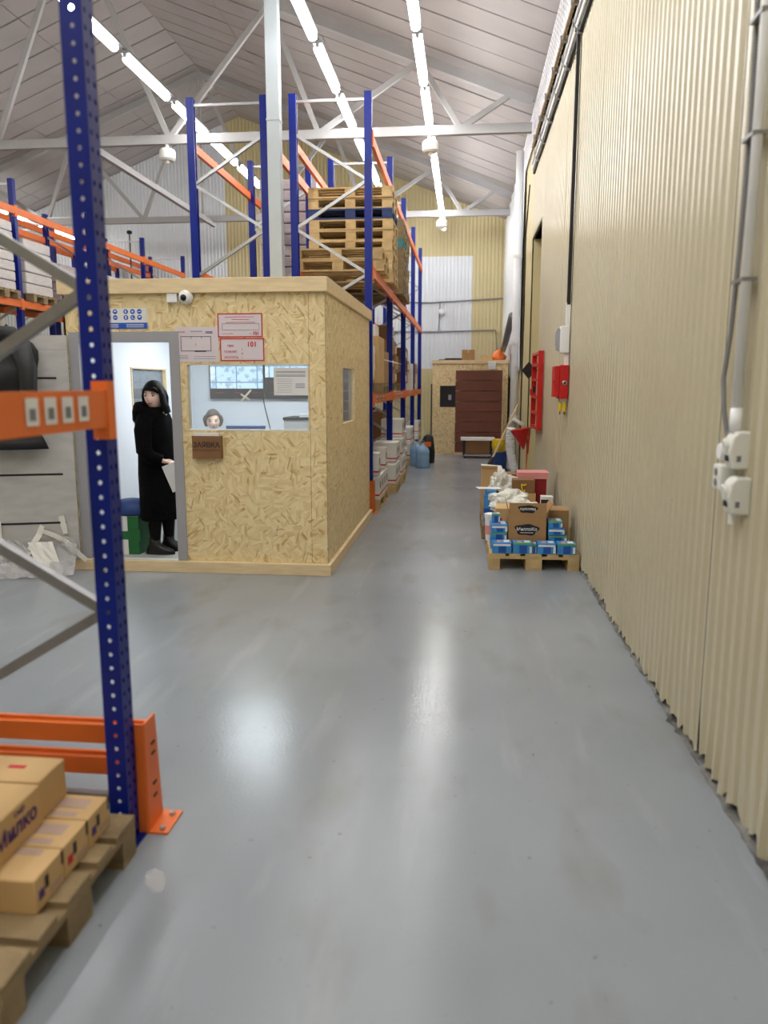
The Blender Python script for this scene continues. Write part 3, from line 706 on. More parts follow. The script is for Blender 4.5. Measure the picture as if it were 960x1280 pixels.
for r_, z in ((0, h-.028), (1, h-.077)):
    for k, xx in enumerate((-.185, -.125, -.065, .03, .09, .15)):
        d = MB().lathe([(.0205, 0), (.0205, .0015)], 16).build('pictogram', 'inkb', t, (xx, -.004, z), (PI/2, 0, 0))
        shp = [[(-.006, -.012, .006, .012)], [(-.008, -.01, -.001, .012), (-.008, -.01, .011, -.003)], [(-.01, -.002, .01, .01)], [(-.006, -.011, .005, .011), (-.01, 0, 0, .006)], [(-.007, -.007, .007, .007)], [(-.012, -.003, .012, .003)]][(k+r_*3) % 6]
        b = MB()
        for (a0, b0, a1, b1) in shp: b.box(a0, a1, b0, b1, .0015, .0022)
        b.build('symbol', 'paper', d)
t, w, h = board('evacuation_plan', 'white evacuation plan sheet beside the doorway above the window', 'sign', -2.46, -2.085, 1.835, 2.125, 'paperv')
for (a0, a1, b0, b1) in ((-.14, .125, .065, .069), (-.14, .125, -.055, -.051), (-.14, -.136, -.055, .069), (.121, .125, -.055, .069), (-.05, -.046, .05, .069), (.04, .044, .05, .069), (-.02, .08, -.06, -.05), (-.01, -.008, -.012, .012)):
    MB().box(a0, a1, -.0055, -.004, b0, b1).build('plan_line', 'ink', t)
lines(t, -.03, .16, (-.1, -.118), 'inkg'); lines(t, -.05, .05, (.11,), 'inkg', .006); lines(t, -.16, -.1, (.11, .1), 'inkr', .003); lines(t, -.17, -.08, (-.092, -.104, -.116), 'inkg', .003); lines(t, .08, .14, (.105, .095), 'inkv', .006)
t, w, h = board('fire_notice', 'red-bordered notice with small heading and empty box, upper of two', 'sign', -2.085, -1.70, 2.038, 2.235, 'paperv')
def border(t, w, h, m='inkr', e=.009):
    for (a0, a1, b0, b1) in ((-w, w, h-e, h), (-w, w, -h, -h+e), (-w, -w+e, -h+e, h-e), (w-e, w, -h+e, h-e)): MB().box(a0, a1, -.0058, -.004, b0, b1).build('border_strip', m, t)
border(t, w, h); lines(t, -.13, .12, (.068,), 'inkr', .004); lines(t, -.07, .08, (.047,), 'inkr', .004); lines(t, -.12, .13, (.024,), 'inkr', .004)
for (a0, a1, b0, b1) in ((-.155, .165, .012, .014), (-.155, .165, -.04, -.038), (-.155, -.153, -.04, .014), (.163, .165, -.04, .014)): MB().box(a0, a1, -.0055, -.004, b0, b1).build('empty_box', 'ink', t)
text('101', .038, 'inkr', t, (.135, -.006, -.067), bold=.001); lines(t, -.16, -.06, (-.068,), 'inkr', .003); lines(t, .08, .1, (-.068,), 'inkr', .003)
t, w, h = board('fire_number_sign', 'red-bordered sign with the fire phone number 101, lower of two', 'sign', -2.07, -1.69, 1.842, 2.03, 'paperv')
border(t, w, h); text('101', .058, 'inkr', t, (.085, -.006, .042), bold=.0015)
for s, x, z in (('ПРИ', -.1, .03), ('ПОЖАРЕ', -.1, -.018), ('ЗВОНИТЬ', -.095, -.065)): text(s, .026, 'inkr', t, (x, -.006, z))
for s, z in (('1', .0), ('0', -.034), ('1', -.068)): text(s, .024, 'inkr', t, (-.0, -.006, z))
# cardboard request tray under the window
t = thing('cardboard_tray', 'small cardboard pocket lettered by hand under the booth window', 'tray', (-2.205, BY0-.002, 1.12))
MB().box(-.125, .125, -.055, -.049, -.105, .09).build('front_panel', 'carton3', t); MB().box(-.125, .125, -.049, 0, -.105, -.098).build('bottom_panel', 'carton3', t)
for s in (-1, 1): MB().box(s*.125-.003, s*.125+.003, -.049, 0, -.105, .09).build('side_panel', 'carton3', t)
MB().box(-.11, .11, -.045, -.006, .0, .115).build('paper_stack', 'paper', t)
text('ЗАЯВКА', .062, 'ink', t, (0, -.0565, .012), bold=.0008, sx=.98)
lines(t, -.12, .12, (-.032,), 'ink', .003, -.057)
# paper on the window, tape cross
t, w, h = board('window_notice', 'printed notice sheet taped inside the right end of the booth window', 'notice', -1.62, -1.325, 1.555, 1.785, 'paper', BY0+.021, .002)
lines(t, -w+.02, w-.02, (h-.03, h-.04, h-.06, h-.07), 'inkg', .004, -.0035)
for i in range(7): lines(t, -w+.03, .01, (.02-.018*i,), 'inkg', .002, -.0035)
lines(t, .04, .12, (-.02, -.035, -.05), 'inkv', .004, -.0035)
t = thing('tape_cross', 'crossed pieces of white tape stuck on the booth window glass', 'tape', (-1.865, BY0+.02, 1.555))
MB().bar((-.045, 0, -.05), (.045, 0, .045), .016, .002, (0, 1, 0)).build('tape_strip', 'tape', t); MB().bar((-.045, -.002, .01), (.035, -.002, -.04), .014, .002, (0, 1, 0)).build('tape_strip', 'tape', t)
# security camera
t = thing('security_camera', 'white dome security camera with junction box above the doorway', 'camera', (-2.42, BY0, 2.37))
MB().box(-.09, -.0, -.035, 0, -.045, .045).build('junction_box', 'white', t, bevel=.006)
d = MB().lathe([(.0, 0), (.062, .0), (.06, .03), (.05, .055), (.028, .07), (0, .073)], 24).build('dome', 'white', t, (.075, 0, .0), (PI/2, 0, 0), smooth=True)
MB().lathe([(.0, 0), (.028, 0), (.026, .012), (.012, .02), (0, .021)], 18).build('lens', 'gloss', d, (-.005, -.01, .062), (.15, -.1, 0), smooth=True)

# inside the booth
t = thing('wall_screen', 'large wall screen with camera views, left one behind the booth window', 'screen', (-2.80, BY1-.065, 1.47))
MB().box(-.34, .34, -.05, 0, 0, .42).build('screen_body', 'screen_off', t); MB().box(-.33, .33, -.0525, -.05, .125, .41).build('picture', 'screen', t); 
for k in (-.22, .02, .24): MB().box(k-.05, k+.05, -.053, -.05, .07, .078).build('caption', 'inkr', t)
t = thing('wall_screen', 'wall screen with camera views partly hidden behind the window notice', 'screen', (-2.13, BY1-.065, 1.47))
MB().box(-.32, .32, -.05, 0, 0, .42).build('screen_body', 'screen_off', t); MB().box(-.31, .31, -.0525, -.05, .26, .41).build('picture', 'screen', t)
for z in (.07, .2): MB().box(-.25, -.14, -.053, -.05, z, z+.008).build('caption', 'inkr', t)
tag(MB().tube([(-2.48, BY1-.07, 1.48), (-2.47, BY1-.08, 1.4), (-2.4, BY1-.08, 1.1), (-2.38, BY1-.08, .85)], .006, 6).build('screen_cable', 'rubber'), 'thin black cable hanging from the wall screens to the desk', 'cable')
t = thing('desk', 'pale desk inside the booth below the window', 'desk', (-2.1, 7.75, .08))
MB().box(-.75, .75, -.3, .3, .72, .75).build('desk_top', 'timber', t, bevel=.004)
for sx in (-.72, .70): MB().box(sx, sx+.02, -.28, .28, 0, .72).build('side_panel', 'offw', t)
MB().box(-.7, .7, .26, .28, .3, .72).build('modesty_panel', 'offw', t)
t = thing('desk_monitor', 'dark desk monitor whose top edge shows over the window sill', 'monitor', (-2.2, 7.6, .83))
MB().box(-.2, .2, -.02, .02, .12, .405).build('housing', 'midblue', t, bevel=.005); MB().box(-.03, .03, -.01, .02, .02, .14).build('stand', 'black', t); MB().box(-.12, .12, -.08, .09, 0, .015).build('foot', 'black', t)
t = thing('storage_cabinet', 'grey cabinet with papers on top at the right inside the booth', 'cabinet', (-1.72, 8.75, .08))
MB().box(-.3, .3, -.25, .25, 0, 1.17).build('body', 'frameg', t); MB().box(-.31, .31, -.26, .26, 1.17, 1.2).build('top', 'black', t)
for s in (-1, 1): 
    d = MB().box(min(s*.005, s*.295), max(s*.005, s*.295), -.262, -.25, .02, 1.15).build('door', 'doorg', t); MB().box(s*.03-.006, s*.03+.006, -.275, -.262, .6, .72).build('handle', 'zinc', d)
tag(MB().box(-.13, .13, -.1, .1, 0, .035).build('paper_pile', 'paper', None, (-1.75, 8.7, 1.28), (0, 0, .2)), 'white pile of papers lying on the grey cabinet in the booth', 'papers')
tag(MB().box(-.06, .06, -.012, .012, -.2, .0).build('hanging_sheet', 'paper', None, (-1.62, BY1-.08, 1.48)), 'narrow white sheet on the booth back wall above the cabinet', 'paper')
# green crate by the doorway with a bag on it
t = thing('bottle_carton', 'green and white beverage carton standing inside the booth doorway', 'box', (-3.1, 6.85, .08))
MB().box(-.15, .1, -.12, .12, 0, .36).build('body', 'paper', t); MB().box(.1, .104, -.12, .12, .0, .36).build('green_side', 'dgreen', t); MB().box(-.15, .1, -.124, -.12, .14, .22).build('green_band', 'dgreen', t); MB().box(.0, .1, -.1235, -.12, 0, .36).build('green_corner', 'dgreen', t)
MB().box(.02, .12, -.135, -.124, .13, .24).build('label_flap', 'dgreen', t)
b = MB(); b.rings([(0, 0, 0, .17, .13), (.0, 0, .05, .19, .14), (.01, 0, .1, .17, .13), (0, 0, .14, .1, .08), (0, 0, .15, .02, .02)], 20)
tag(b.build('folded_bag', 'bluepl', None, (-3.1, 6.85, .445), smooth=True), 'dark blue bag lying on the green carton in the doorway', 'bag')
# ------------------------------------------------------------------ things around the open door leaf
Rl = leaf
def leafpt(u, d, z):   # u along the leaf from the hinge, d out of its face
    a = math.radians(17); ox, oy = DX0, BY0-.04
    return (ox - u*math.cos(a) + d*math.sin(a), oy - u*math.sin(a) - d*math.cos(a), z)
def ragged_strip(name, label, pts, wid, m, cat, seed, parent=None, nrm=(0, -1, 0)):
    r = random.Random(seed); b = MB(); pts = [Vector(p) for p in pts]; side = None
    for i, p in enumerate(pts):
        d = (pts[min(i+1, len(pts)-1)]-pts[max(i-1, 0)]).normalized(); sd = d.cross(Vector(nrm)).normalized()*wid/2*r.uniform(.85, 1.1)
        n = Vector(nrm)*.0012
        for q in (p-sd+n, p+sd+n, p+sd-n, p-sd-n): b.v.append(tuple(q))
    for i in range(len(pts)-1):
        o = i*4
        for j in range(4): b.f.append((o+j, o+(j+1) % 4, o+4+(j+1) % 4, o+4+j))
    b.f += [(3, 2, 1, 0), tuple(len(pts)*4-4+k for k in range(4))]
    return tag(b.build(name, m), label, cat)
G = 'tape strips at the foot of the door'
for k, (lab, pts, wd) in enumerate([
  ('short upright tape strip at the far left foot of the grey door', [leafpt(.66, .026, .47), leafpt(.66, .028, .3), leafpt(.665, .035, .13)], .05),
  ('slanting tape strip with curled end in the middle of the door foot', [leafpt(.30, .026, .42), leafpt(.33, .03, .34), leafpt(.38, .05, .26), leafpt(.42, .06, .2), leafpt(.41, .08, .17)], .05),
  ('short tape strip on the door foot next to the blue upright', [leafpt(.14, .026, .5), leafpt(.12, .028, .4), leafpt(.11, .03, .34)], .05),
  ('long tape strip running down to the right over the door foot', [leafpt(.3, .03, .37), leafpt(.2, .05, .33), leafpt(.1, .06, .27), leafpt(.0, .07, .16), leafpt(-.06, .08, .1)], .045)]):
    ragged_strip('tape_strip', lab, pts, wd, 'tape', 'tape', k)['group'] = G
# loose protective film at the door foot
def crumple(nx, ny, fn, seed):
    r = random.Random(seed); b = MB(); o = 0
    for j in range(ny+1):
        for i in range(nx+1): b.v.append(fn(i/nx, j/ny, r))
    for j in range(ny):
        for i in range(nx):
            a = j*(nx+1)+i; b.f.append((a, a+1, a+nx+2, a+nx+1))
    return b
def film(u, v, r):
    p = leafpt(.02+.75*u, .03+.22*(1-v)**2+r.uniform(0, .05), .004+.3*v*(.55+.45*math.sin(5*u+1)**2)+r.uniform(0, .02)); return p
o = crumple(16, 8, film, 3).build('protective_film', 'film'); tag(o, 'crumpled clear protective film around the foot of the grey door', 'film')
sm = o.modifiers.new('t', 'SOLIDIFY'); sm.thickness = .002
def flap(u, v, r):
    return leafpt(.12+.2*u+.1*v, .06+.12*(1-v)+r.uniform(0, .012), .02+.26*v)
o = crumple(6, 5, flap, 8).build('paper_flap', 'offw'); tag(o, 'torn cream paper flap leaning at the door foot beside the blue upright', 'paper'); o.modifiers.new('t', 'SOLIDIFY').thickness = .002
# jackets hung over the door leaf
def jacket(label, u0, width, zb, zt, dep, seed):
    r = random.Random(seed); t = thing('black_jacket', label, 'jacket', leafpt(u0, .02+dep/2, 0))
    b = MB(); rows = 15; n = 26; a17 = math.radians(17)
    for i in range(rows):
        f = i/(rows-1); z = zb+(zt-zb)*f; wf = width*(.5+.12*math.sin(f*7+seed))*(1 if f < .86 else 1-.45*((f-.86)/.14)**2)
        wd = dep*(.5+.16*math.sin(f*19+seed))*(1 if f < .9 else .7)
        for j in range(n):
            th = 2*PI*j/n; k = 1+.07*math.sin(5*th+f*3+seed)+r.uniform(-.02, .02)
            x = math.cos(th)*wf*k; y = math.sin(th)*wd*k
            b.v.append((x*math.cos(a17)-y*math.sin(a17), x*math.sin(a17)+y*math.cos(a17), z))
    for i in range(rows-1):
        for j in range(n): a0 = i*n+j; a1 = i*n+(j+1) % n; b.f.append((a0, a1, a1+n, a0+n))
    b.f += [tuple(range(n))[::-1], tuple((rows-1)*n+j for j in range(n))]
    b.build('jacket_body', 'jacket', t, smooth=True)
    # one sleeve
    sv = MB().tube([(width*.36, -.02, zt-.08), (width*.52, -.06, zt-.3), (width*.53, -.08, zt-.52), (width*.48, -.08, zt-.68)], [.085, .075, .065, .055], 12).build('sleeve', 'jacket', t, smooth=True)
    MB().rings([(0, 0, zt-.06, width*.32, dep*.5), (0, 0, zt+.01, width*.36, dep*.55), (0, 0, zt+.06, width*.26, dep*.42), (0, 0, zt+.065, .03, .03)], 16).build('hood', 'jacket', t, smooth=True)
    MB().tube([(0, -.0, zt+.0), (0, .05+dep*.3, zt+.08), (0, .09+dep/2, zt+.02)], .012, 6).build('hanging_loop', 'jacket', t)
    return t
jacket('black quilted jacket hanging over the top of the grey door leaf', .50, .48, 1.10, 2.06, .14, 2)

# ------------------------------------------------------------------ people
SKIN = mat('skin', (250, 214, 195), .5, 0, .04, 20)
HAIR = mat('black_hair', (13, 11, 12), .55, 0, .2, 30, .5, 60, stretch=(6, 6, 1), spec=.2)
HAIRB = mat('brown_hair', (74, 58, 52), .5, 0, .2, 30, .4, 60, stretch=(6, 6, 1))
FUR = mat('black_fur', (9, 8, 9), .95, 0, .3, 40, 1.0, 90, spec=.12)
LEATHER = mat('black_leather', (16, 16, 17), .35, 0, .1, 20, .2, 50)
TIGHTS = mat('black_tights', (14, 13, 15), .8, spec=.2)
KNIT = mat('grey_knit', (96, 100, 112), .8, 0, .1, 40, .4, 120)
M.update(skin=SKIN, hair=HAIR, hairb=HAIRB, fur=FUR, leather=LEATHER, tights=TIGHTS, knit=KNIT, lip=mat('lip', (186, 104, 98), .45), eyew=mat('eye_white', (226, 220, 216), .3), iris=mat('iris', (24, 18, 16), .2))
def head_verts(b, R, n=40, k=32):
    """head shape around the origin, face towards local -y, crown at z +.115"""
    o = len(b.v)
    def g(x, s): return math.exp(-(x*x)/(2*s*s))
    for i in range(k+1):
        ph = PI*i/k
        for j in range(n):
            th = 2*PI*j/n; x = math.sin(ph)*math.cos(th); y = math.sin(ph)*math.sin(th); z = math.cos(ph)
            wx, dy, hz = .077, .094, .113
            jaw = 1 - .30*max(0, -z)**1.4
            px, py, pz = x*wx*jaw, y*dy*(1-.10*max(0, -z)), z*hz
            if y < 0:
                fr = -y
                py -= .020*g(px, .009)*g(pz+.022, .016)*fr          # nose tip
                py -= .008*g(px, .008)*g(pz+.0, .02)*fr             # bridge
                py += .010*(g(px-.031, .016)+g(px+.031, .016))*g(pz-.008, .013)*fr   # eye sockets
                py -= .006*g(px, .022)*g(pz+.056, .010)*fr          # lips
                py -= .008*g(px, .02)*g(pz+.094, .014)*fr           # chin
                py -= .005*(g(px-.038, .018)+g(px+.038, .018))*g(pz+.025, .02)*fr     # cheeks
            b.v.append(tuple(R @ Vector((px, py, pz))))
    for i in range(k):
        for j in range(n): a0 = o+i*n+j; a1 = o+i*n+(j+1) % n; b.f.append((a0, a1, a1+n, a0+n))
def body_mesh(name, joints, edges, headM, voxel=.0065):
    """skin-modifier body joined with the head and fused to one surface"""
    names = list(joints); me = bpy.data.meshes.new(name); me.from_pydata([joints[q][0] for q in names], [(names.index(a), names.index(b_)) for a, b_ in edges], [])
    ob = bpy.data.objects.new(name, me); COL.objects.link(ob)
    sk = ob.modifiers.new('skin', 'SKIN'); sk.use_smooth_shade = True
    for i, q in enumerate(names):
        v = me.skin_vertices[0].data[i]; r = joints[q][1]; v.radius = r if isinstance(r, tuple) else (r, r); v.use_root = (i == 0)
    sb = ob.modifiers.new('sub', 'SUBSURF'); sb.levels = 1; sb.render_levels = 1
    dg = bpy.context.evaluated_depsgraph_get(); dg.update(); ev = ob.evaluated_get(dg); m2 = bpy.data.meshes.new_from_object(ev)
    bpy.data.objects.remove(ob)
    b = MB(); b.v = [tuple(v.co) for v in m2.vertices]; b.f = [tuple(p.vertices) for p in m2.polygons]; head_verts(b, headM)
    bpy.data.meshes.remove(m2)
    ob = bpy.data.objects.new(name, b.mesh(name, 'skin', True)); COL.objects.link(ob)
    rm = ob.modifiers.new('fuse', 'REMESH'); rm.mode = 'VOXEL'; rm.voxel_size = voxel; rm.use_smooth_shade = True
    dg = bpy.context.evaluated_depsgraph_get(); dg.update(); m3 = bpy.data.meshes.new_from_object(ob.evaluated_get(dg)); bpy.data.objects.remove(ob)
    m3.materials.clear(); m3.materials.append(M['skin']); m3.shade_smooth(); return m3
def hand(J, E, pre, wrist, d, up, side, s=1.0, curl=.5):
    """palm and five fingers from the wrist along d; side points to the thumb"""
    w, d, up, side = Vector(wrist), Vector(d).normalized(), Vector(up).normalized(), Vector(side).normalized()
    J[pre+'palm'] = (w+d*.045*s, (.026*s, .015*s)); E.append((pre+'wrist', pre+'palm')); J[pre+'palm2'] = (w+d*.075*s, (.03*s, .014*s)); E.append((pre+'palm', pre+'palm2'))
    for k, (off, ln) in enumerate(((.03, .07), (.010, .08), (-.010, .074), (-.03, .058))):
        p0 = w+d*.085*s+side*off*s; dn = (d*(1-curl*.4)-up*curl*.6).normalized(); p1 = p0+dn*ln*.5*s; dn2 = (d*(1-curl)-up*curl).normalized(); p2 = p1+dn2*ln*.5*s
        a, b_, c = pre+'f%da' % k, pre+'f%db' % k, pre+'f%dc' % k
        J[a] = (p0, .0095*s); J[b_] = (p1, .0088*s); J[c] = (p2, .0075*s); E += [(pre+'palm2', a), (a, b_), (b_, c)]
    p0 = w+d*.03*s+side*.032*s; p1 = p0+(d*.6+side*.8)*.03*s-up*.01; p2 = p1+(d*.9+side*.2-up*.3)*.03*s
    J[pre+'t0'] = (p0, .012*s); J[pre+'t1'] = (p1, .0105*s); J[pre+'t2'] = (p2, .0085*s); E += [(pre+'palm', pre+'t0'), (pre+'t0', pre+'t1'), (pre+'t1', pre+'t2')]
def face_parts(parent, Mh, lipcol='lip', brow='hair'):
    def pos(p): return Mh @ Vector(p)
    R = Mh.to_3x3().to_euler()
    for s in (-1, 1):
        e = MB().rings([(0, 0, -.009, .003, .002), (0, 0, -.006, .011, .006), (0, 0, 0, .0145, .008), (0, 0, .005, .011, .006), (0, 0, .008, .003, .002)], 14).build('eye', 'eyew', parent, pos((s*.031, -.076, .006)), R, smooth=True)
        MB().rings([(0, 0, -.0062, .001, .001), (0, 0, -.003, .0055, .003), (0, 0, .003, .0055, .003), (0, 0, .006, .001, .001)], 12).build('iris', 'iris', e, (-.003, -.0065, .0), smooth=True)
        MB().tube([(-.017, 0, -.001), (-.006, -.003, .004), (.006, -.003, .004), (.017, .001, -.001)], .003, 6).build('eyelid', brow, e, (0, -.006, .005))
        MB().tube([(-.019*s, .006, -.003), (-.0, -.003, .003), (.019*s, .0, .0)], .0035, 6).build('eyebrow', brow, parent, pos((s*.033, -.087, .028)), R)
        MB().rings([(0, 0, -.028, .004, .006), (0, 0, -.015, .008, .014), (0, 0, .01, .01, .018), (0, 0, .024, .006, .01)], 12).build('ear', 'skin', parent, pos((s*.078, .005, -.005)), R, smooth=True)
    MB().tube([(-.024, .010, 0), (-.010, -.001, .002), (0, -.002, .0), (.010, -.001, .002), (.024, .010, 0)], [.002, .0055, .006, .0055, .002], 8).build('lips', lipcol, parent, pos((0, -.090, -.056)), R, smooth=True)

def lump(b, seed, amt):
    r = random.Random(seed); b.v = [(x+r.uniform(-amt, amt), y+r.uniform(-amt, amt), z+r.uniform(-amt, amt)) for x, y, z in b.v]; return b
# woman standing in the doorway: local frame, body faces +x, camera side is -y
pw = thing('person', 'person in long black fur coat holding papers in the booth doorway', 'person', (-2.83, 6.86, .08))
J, E = {}, []
J['pelvis'] = ((0, 0, .82), (.13, .11)); J['waist'] = ((-.0, 0, .98), (.115, .1)); J['chest'] = ((-.02, 0, 1.16), (.13, .11)); J['neck0'] = ((-.02, 0, 1.3), (.06, .06)); J['neck'] = ((-.005, -.005, 1.37), .048)
E += [('pelvis', 'waist'), ('waist', 'chest'), ('chest', 'neck0'), ('neck0', 'neck')]
for s, q, kx in ((-1, 'r', -.02), (1, 'l', .05)):
    J[q+'hip'] = ((kx*.3, s*.09, .76), .08); J[q+'knee'] = ((kx*.8+.02, s*.085, .42), .052); J[q+'ankle'] = ((kx*1.0-.01, s*.08, .08), .036); J[q+'ball'] = ((kx*1.0+.1, s*.085, .03), .03); J[q+'toe'] = ((kx*1.0+.155, s*.085, .025), .022)
    E += [('pelvis', q+'hip'), (q+'hip', q+'knee'), (q+'knee', q+'ankle'), (q+'ankle', q+'ball'), (q+'ball', q+'toe')]
    J[q+'sh'] = ((-.03, s*.165, 1.24), .055); J[q+'el'] = ((-.015, s*.238, .955), .036); J[q+'wrist'] = ((.13, s*.21, .885), .026)
    E += [('chest', q+'sh'), (q+'sh', q+'el'), (q+'el', q+'wrist')]
    hand(J, E, q, (.13, s*.21, .885), (.97, s*.05, -.15), (.15, s*.4, .9), (.1, -s*.9, .4), .95, .45)
Mh = Matrix.Translation((.0, -.02, 1.462)) @ Matrix.Scale(1.1, 4) @ Matrix.Rotation(math.radians(-4), 4, 'Z') @ Matrix.Rotation(math.radians(3), 4, 'X')
put('body', body_mesh('body', J, E, Mh), pw)
face_parts(pw, Mh)
# coat: loft from hem to shoulders, sleeves, collar and hood
b = MB().rings([(.01, 0, .33, .175, .23), (.01, 0, .36, .18, .235), (.005, 0, .55, .178, .225), (0, 0, .75, .172, .215), (-.005, 0, .95, .165, .205), (-.01, 0, 1.1, .168, .21), (-.02, 0, 1.22, .165, .215), (-.025, 0, 1.29, .14, .19), (-.02, 0, 1.34, .1, .13), (-.01, 0, 1.365, .07, .08)], 36)
o = lump(b, 1, .004).build('coat', 'fur', pw, smooth=True)
for s in (-1, 1):
    b = MB().tube([(-.03, s*.15, 1.27), (-.04, s*.215, 1.16), (-.02, s*.25, .98), (.03, s*.238, .92), (.125, s*.212, .887)], [.08, .078, .07, .064, .05], 18)
    lump(b, 3+s, .003).build('sleeve', 'fur', pw, smooth=True)
b = MB()
ring = []
for k in range(25):      # thick fur collar with the hood lying behind the neck
    t = 2*PI*k/24; ring.append((-.035+.105*math.cos(t), .12*math.sin(t), 1.315+.035*math.cos(t+PI)))
b.tube(ring, [.042+.022*max(0, math.cos(2*PI*k/24+PI)) for k in range(25)], 12, cap=False)
lump(b, 6, .004).build('collar', 'fur', pw, smooth=True)
b = MB().rings([(-.12, 0, 1.18, .04, .1), (-.13, 0, 1.25, .075, .14), (-.12, 0, 1.33, .08, .15), (-.10, 0, 1.385, .05, .12), (-.09, 0, 1.4, .02, .05)], 20)
lump(b, 7, .004).build('hood', 'fur', pw, smooth=True)
# hair: cap, fringe and shoulder-length sides
def hair_cap(parent, Mh, m, seed=1, vol=1.0):
    b = MB(); n = 40; k = 14
    for i in range(k+1):
        for j in range(n):
            th = 2*PI*j/n; fr = -math.sin(th)             # 1 straight over the face, -1 at the nape
            lim = math.radians(62 if fr > .75 else (62+(.75-fr)/.75*42 if fr > 0 else 104+26*min(1, -fr*1.4)))
            if fr > .3: lim += math.radians(7)*math.sin(th*2+.6)   # side-swept fringe
            ph = lim*i/k; x = math.sin(ph)*math.cos(th); y = math.sin(ph)*math.sin(th); z = math.cos(ph)
            q = 1+.012*math.sin(11*th+3*ph); e = .2 if i == k else 1
            b.v.append(tuple(Mh @ Vector((x*(.080+.013*vol*e)*q, y*(.098+.013*vol*e)*q+.004, z*.128+.004))))
    for i in range(k):
        for j in range(n): a0 = i*n+j; a1 = i*n+(j+1) % n; b.f.append((a0, a1, a1+n, a0+n))
    b.build('hair', m, parent, smooth=True)
hair_cap(pw, Mh, 'hair')
def lock(parent, Mh, pts, rs, m): lump(MB().tube([Mh @ Vector(p) for p in pts], rs, 12), 4, .003).build('hair_lock', m, parent, smooth=True)
lock(pw, Mh, [(.07, -.035, .06), (.085, -.03, .01), (.088, -.015, -.05), (.1, -.01, -.1), (.112, -.005, -.14)], [(.02, .03), (.022, .04), (.026, .05), (.036, .05), (.028, .035)], 'hair')
lock(pw, Mh, [(-.07, -.03, .06), (-.084, -.015, .0), (-.082, .0, -.05), (-.075, .01, -.09)], [(.014, .024), (.016, .036), (.018, .045), (.016, .04)], 'hair')
lock(pw, Mh, [(0, .08, .04), (0, .098, -.02), (0, .095, -.09), (0, .085, -.13)], [(.08, .03), (.085, .035), (.085, .035), (.07, .03)], 'hair')
lock(pw, Mh, [(-.062, -.066, .048), (-.03, -.092, .066), (.01, -.1, .068), (.05, -.085, .055), (.076, -.055, .03)], [(.008, .010), (.012, .016), (.013, .018), (.013, .018), (.012, .014)], 'hair')
MB().tube([(.09, -.05, 1.32), (.11, -.03, 1.29)], .014, 8).build('scarf', 'offw', pw)
for s in (-1, 1):    # tights and ankle boots
    q = 'r' if s < 0 else 'l'; a = Vector(J[q+'ankle'][0]); kn = Vector(J[q+'knee'][0])
    MB().tube([kn+Vector((0, 0, .1)), kn, (kn+a)/2+Vector((-.012, 0, .03)), a+Vector((0, 0, .04))], [.07, .062, .06, .045], 16).build('trouser_leg', 'tights', pw, smooth=True)
    b = MB().tube([a+Vector((-.005, 0, .09)), a+Vector((-.005, 0, .04))], [.05, .05], 16)
    b2 = MB().rings([(a.x+.045, a.y, 0, .135, .045), (a.x+.045, a.y, .02, .14, .048), (a.x+.04, a.y, .045, .13, .047), (a.x+.015, a.y, .07, .09, .047), (a.x-.005, a.y, .1, .055, .048), (a.x-.005, a.y, .16, .05, .047)], 20)
    bt = b2.build('boot', 'leather', pw, smooth=True); MB().rings([(a.x+.045, a.y, 0, .14, .05), (a.x+.045, a.y, .015, .142, .051)], 20).build('sole', 'black', bt)
# papers in her hand
ps = thing('paper_sheets', 'white sheets of paper held low by the person in black', 'papers', (-2.66, 6.605, .93))
MB().box(-.06, .13, -.002, .002, -.25, .0).build('sheet', 'paper', ps, (.02, 0, .01), (.08, -.36, -.1)); MB().box(-.055, .13, -.0015, .0015, -.245, .0).build('sheet', 'paper', ps, (.026, .008, .01), (.08, -.33, -.08))

# person seated behind the window
p2 = thing('person', 'brown-haired person seated behind the booth window, only head showing', 'person', (-2.79, 8.36, .08))
J, E = {}, []
J['pelvis'] = ((0, .06, .52), (.15, .12)); J['waist'] = ((0, .07, .68), (.13, .11)); J['chest'] = ((0, .05, .88), (.15, .12)); J['neck0'] = ((0, .03, 1.0), (.06, .06)); J['neck'] = ((0, .02, 1.07), .048)
E += [('pelvis', 'waist'), ('waist', 'chest'), ('chest', 'neck0'), ('neck0', 'neck')]
for s, q in ((-1, 'r'), (1, 'l')):
    J[q+'hip'] = ((s*.1, .0, .5), .085); J[q+'knee'] = ((s*.11, -.4, .5), .06); J[q+'ankle'] = ((s*.11, -.38, .09), .04); J[q+'toe'] = ((s*.11, -.53, .035), .03)
    E += [('pelvis', q+'hip'), (q+'hip', q+'knee'), (q+'knee', q+'ankle'), (q+'ankle', q+'toe')]
    J[q+'sh'] = ((s*.18, .04, .94), .055); J[q+'el'] = ((s*.22, -.04, .72), .042); J[q+'wrist'] = ((s*.12, -.26, .80), .028); E += [('chest', q+'sh'), (q+'sh', q+'el'), (q+'el', q+'wrist')]
    hand(J, E, q, J[q+'wrist'][0], (-s*.2, -.95, 0), (0, 0, 1), (-s, 0, 0), .95, .3)
Mh2 = Matrix.Translation((0, 0, 1.165)) @ Matrix.Rotation(math.radians(18), 4, 'Z') @ Matrix.Rotation(math.radians(8), 4, 'X')
put('body', body_mesh('body', J, E, Mh2, .008), p2); face_parts(p2, Mh2, 'lip', 'hairb'); hair_cap(p2, Mh2, 'hairb', seed=4)
lock(p2, Mh2, [(0, .08, .04), (0, .1, -.02), (0, .085, -.06)], [(.08, .03), (.085, .035), (.06, .03)], 'hairb')
for s in (-1, 1): lock(p2, Mh2, [(s*.075, -.01, .05), (s*.088, .01, .0), (s*.08, .03, -.05)], [(.018, .03), (.02, .045), (.018, .04)], 'hairb')
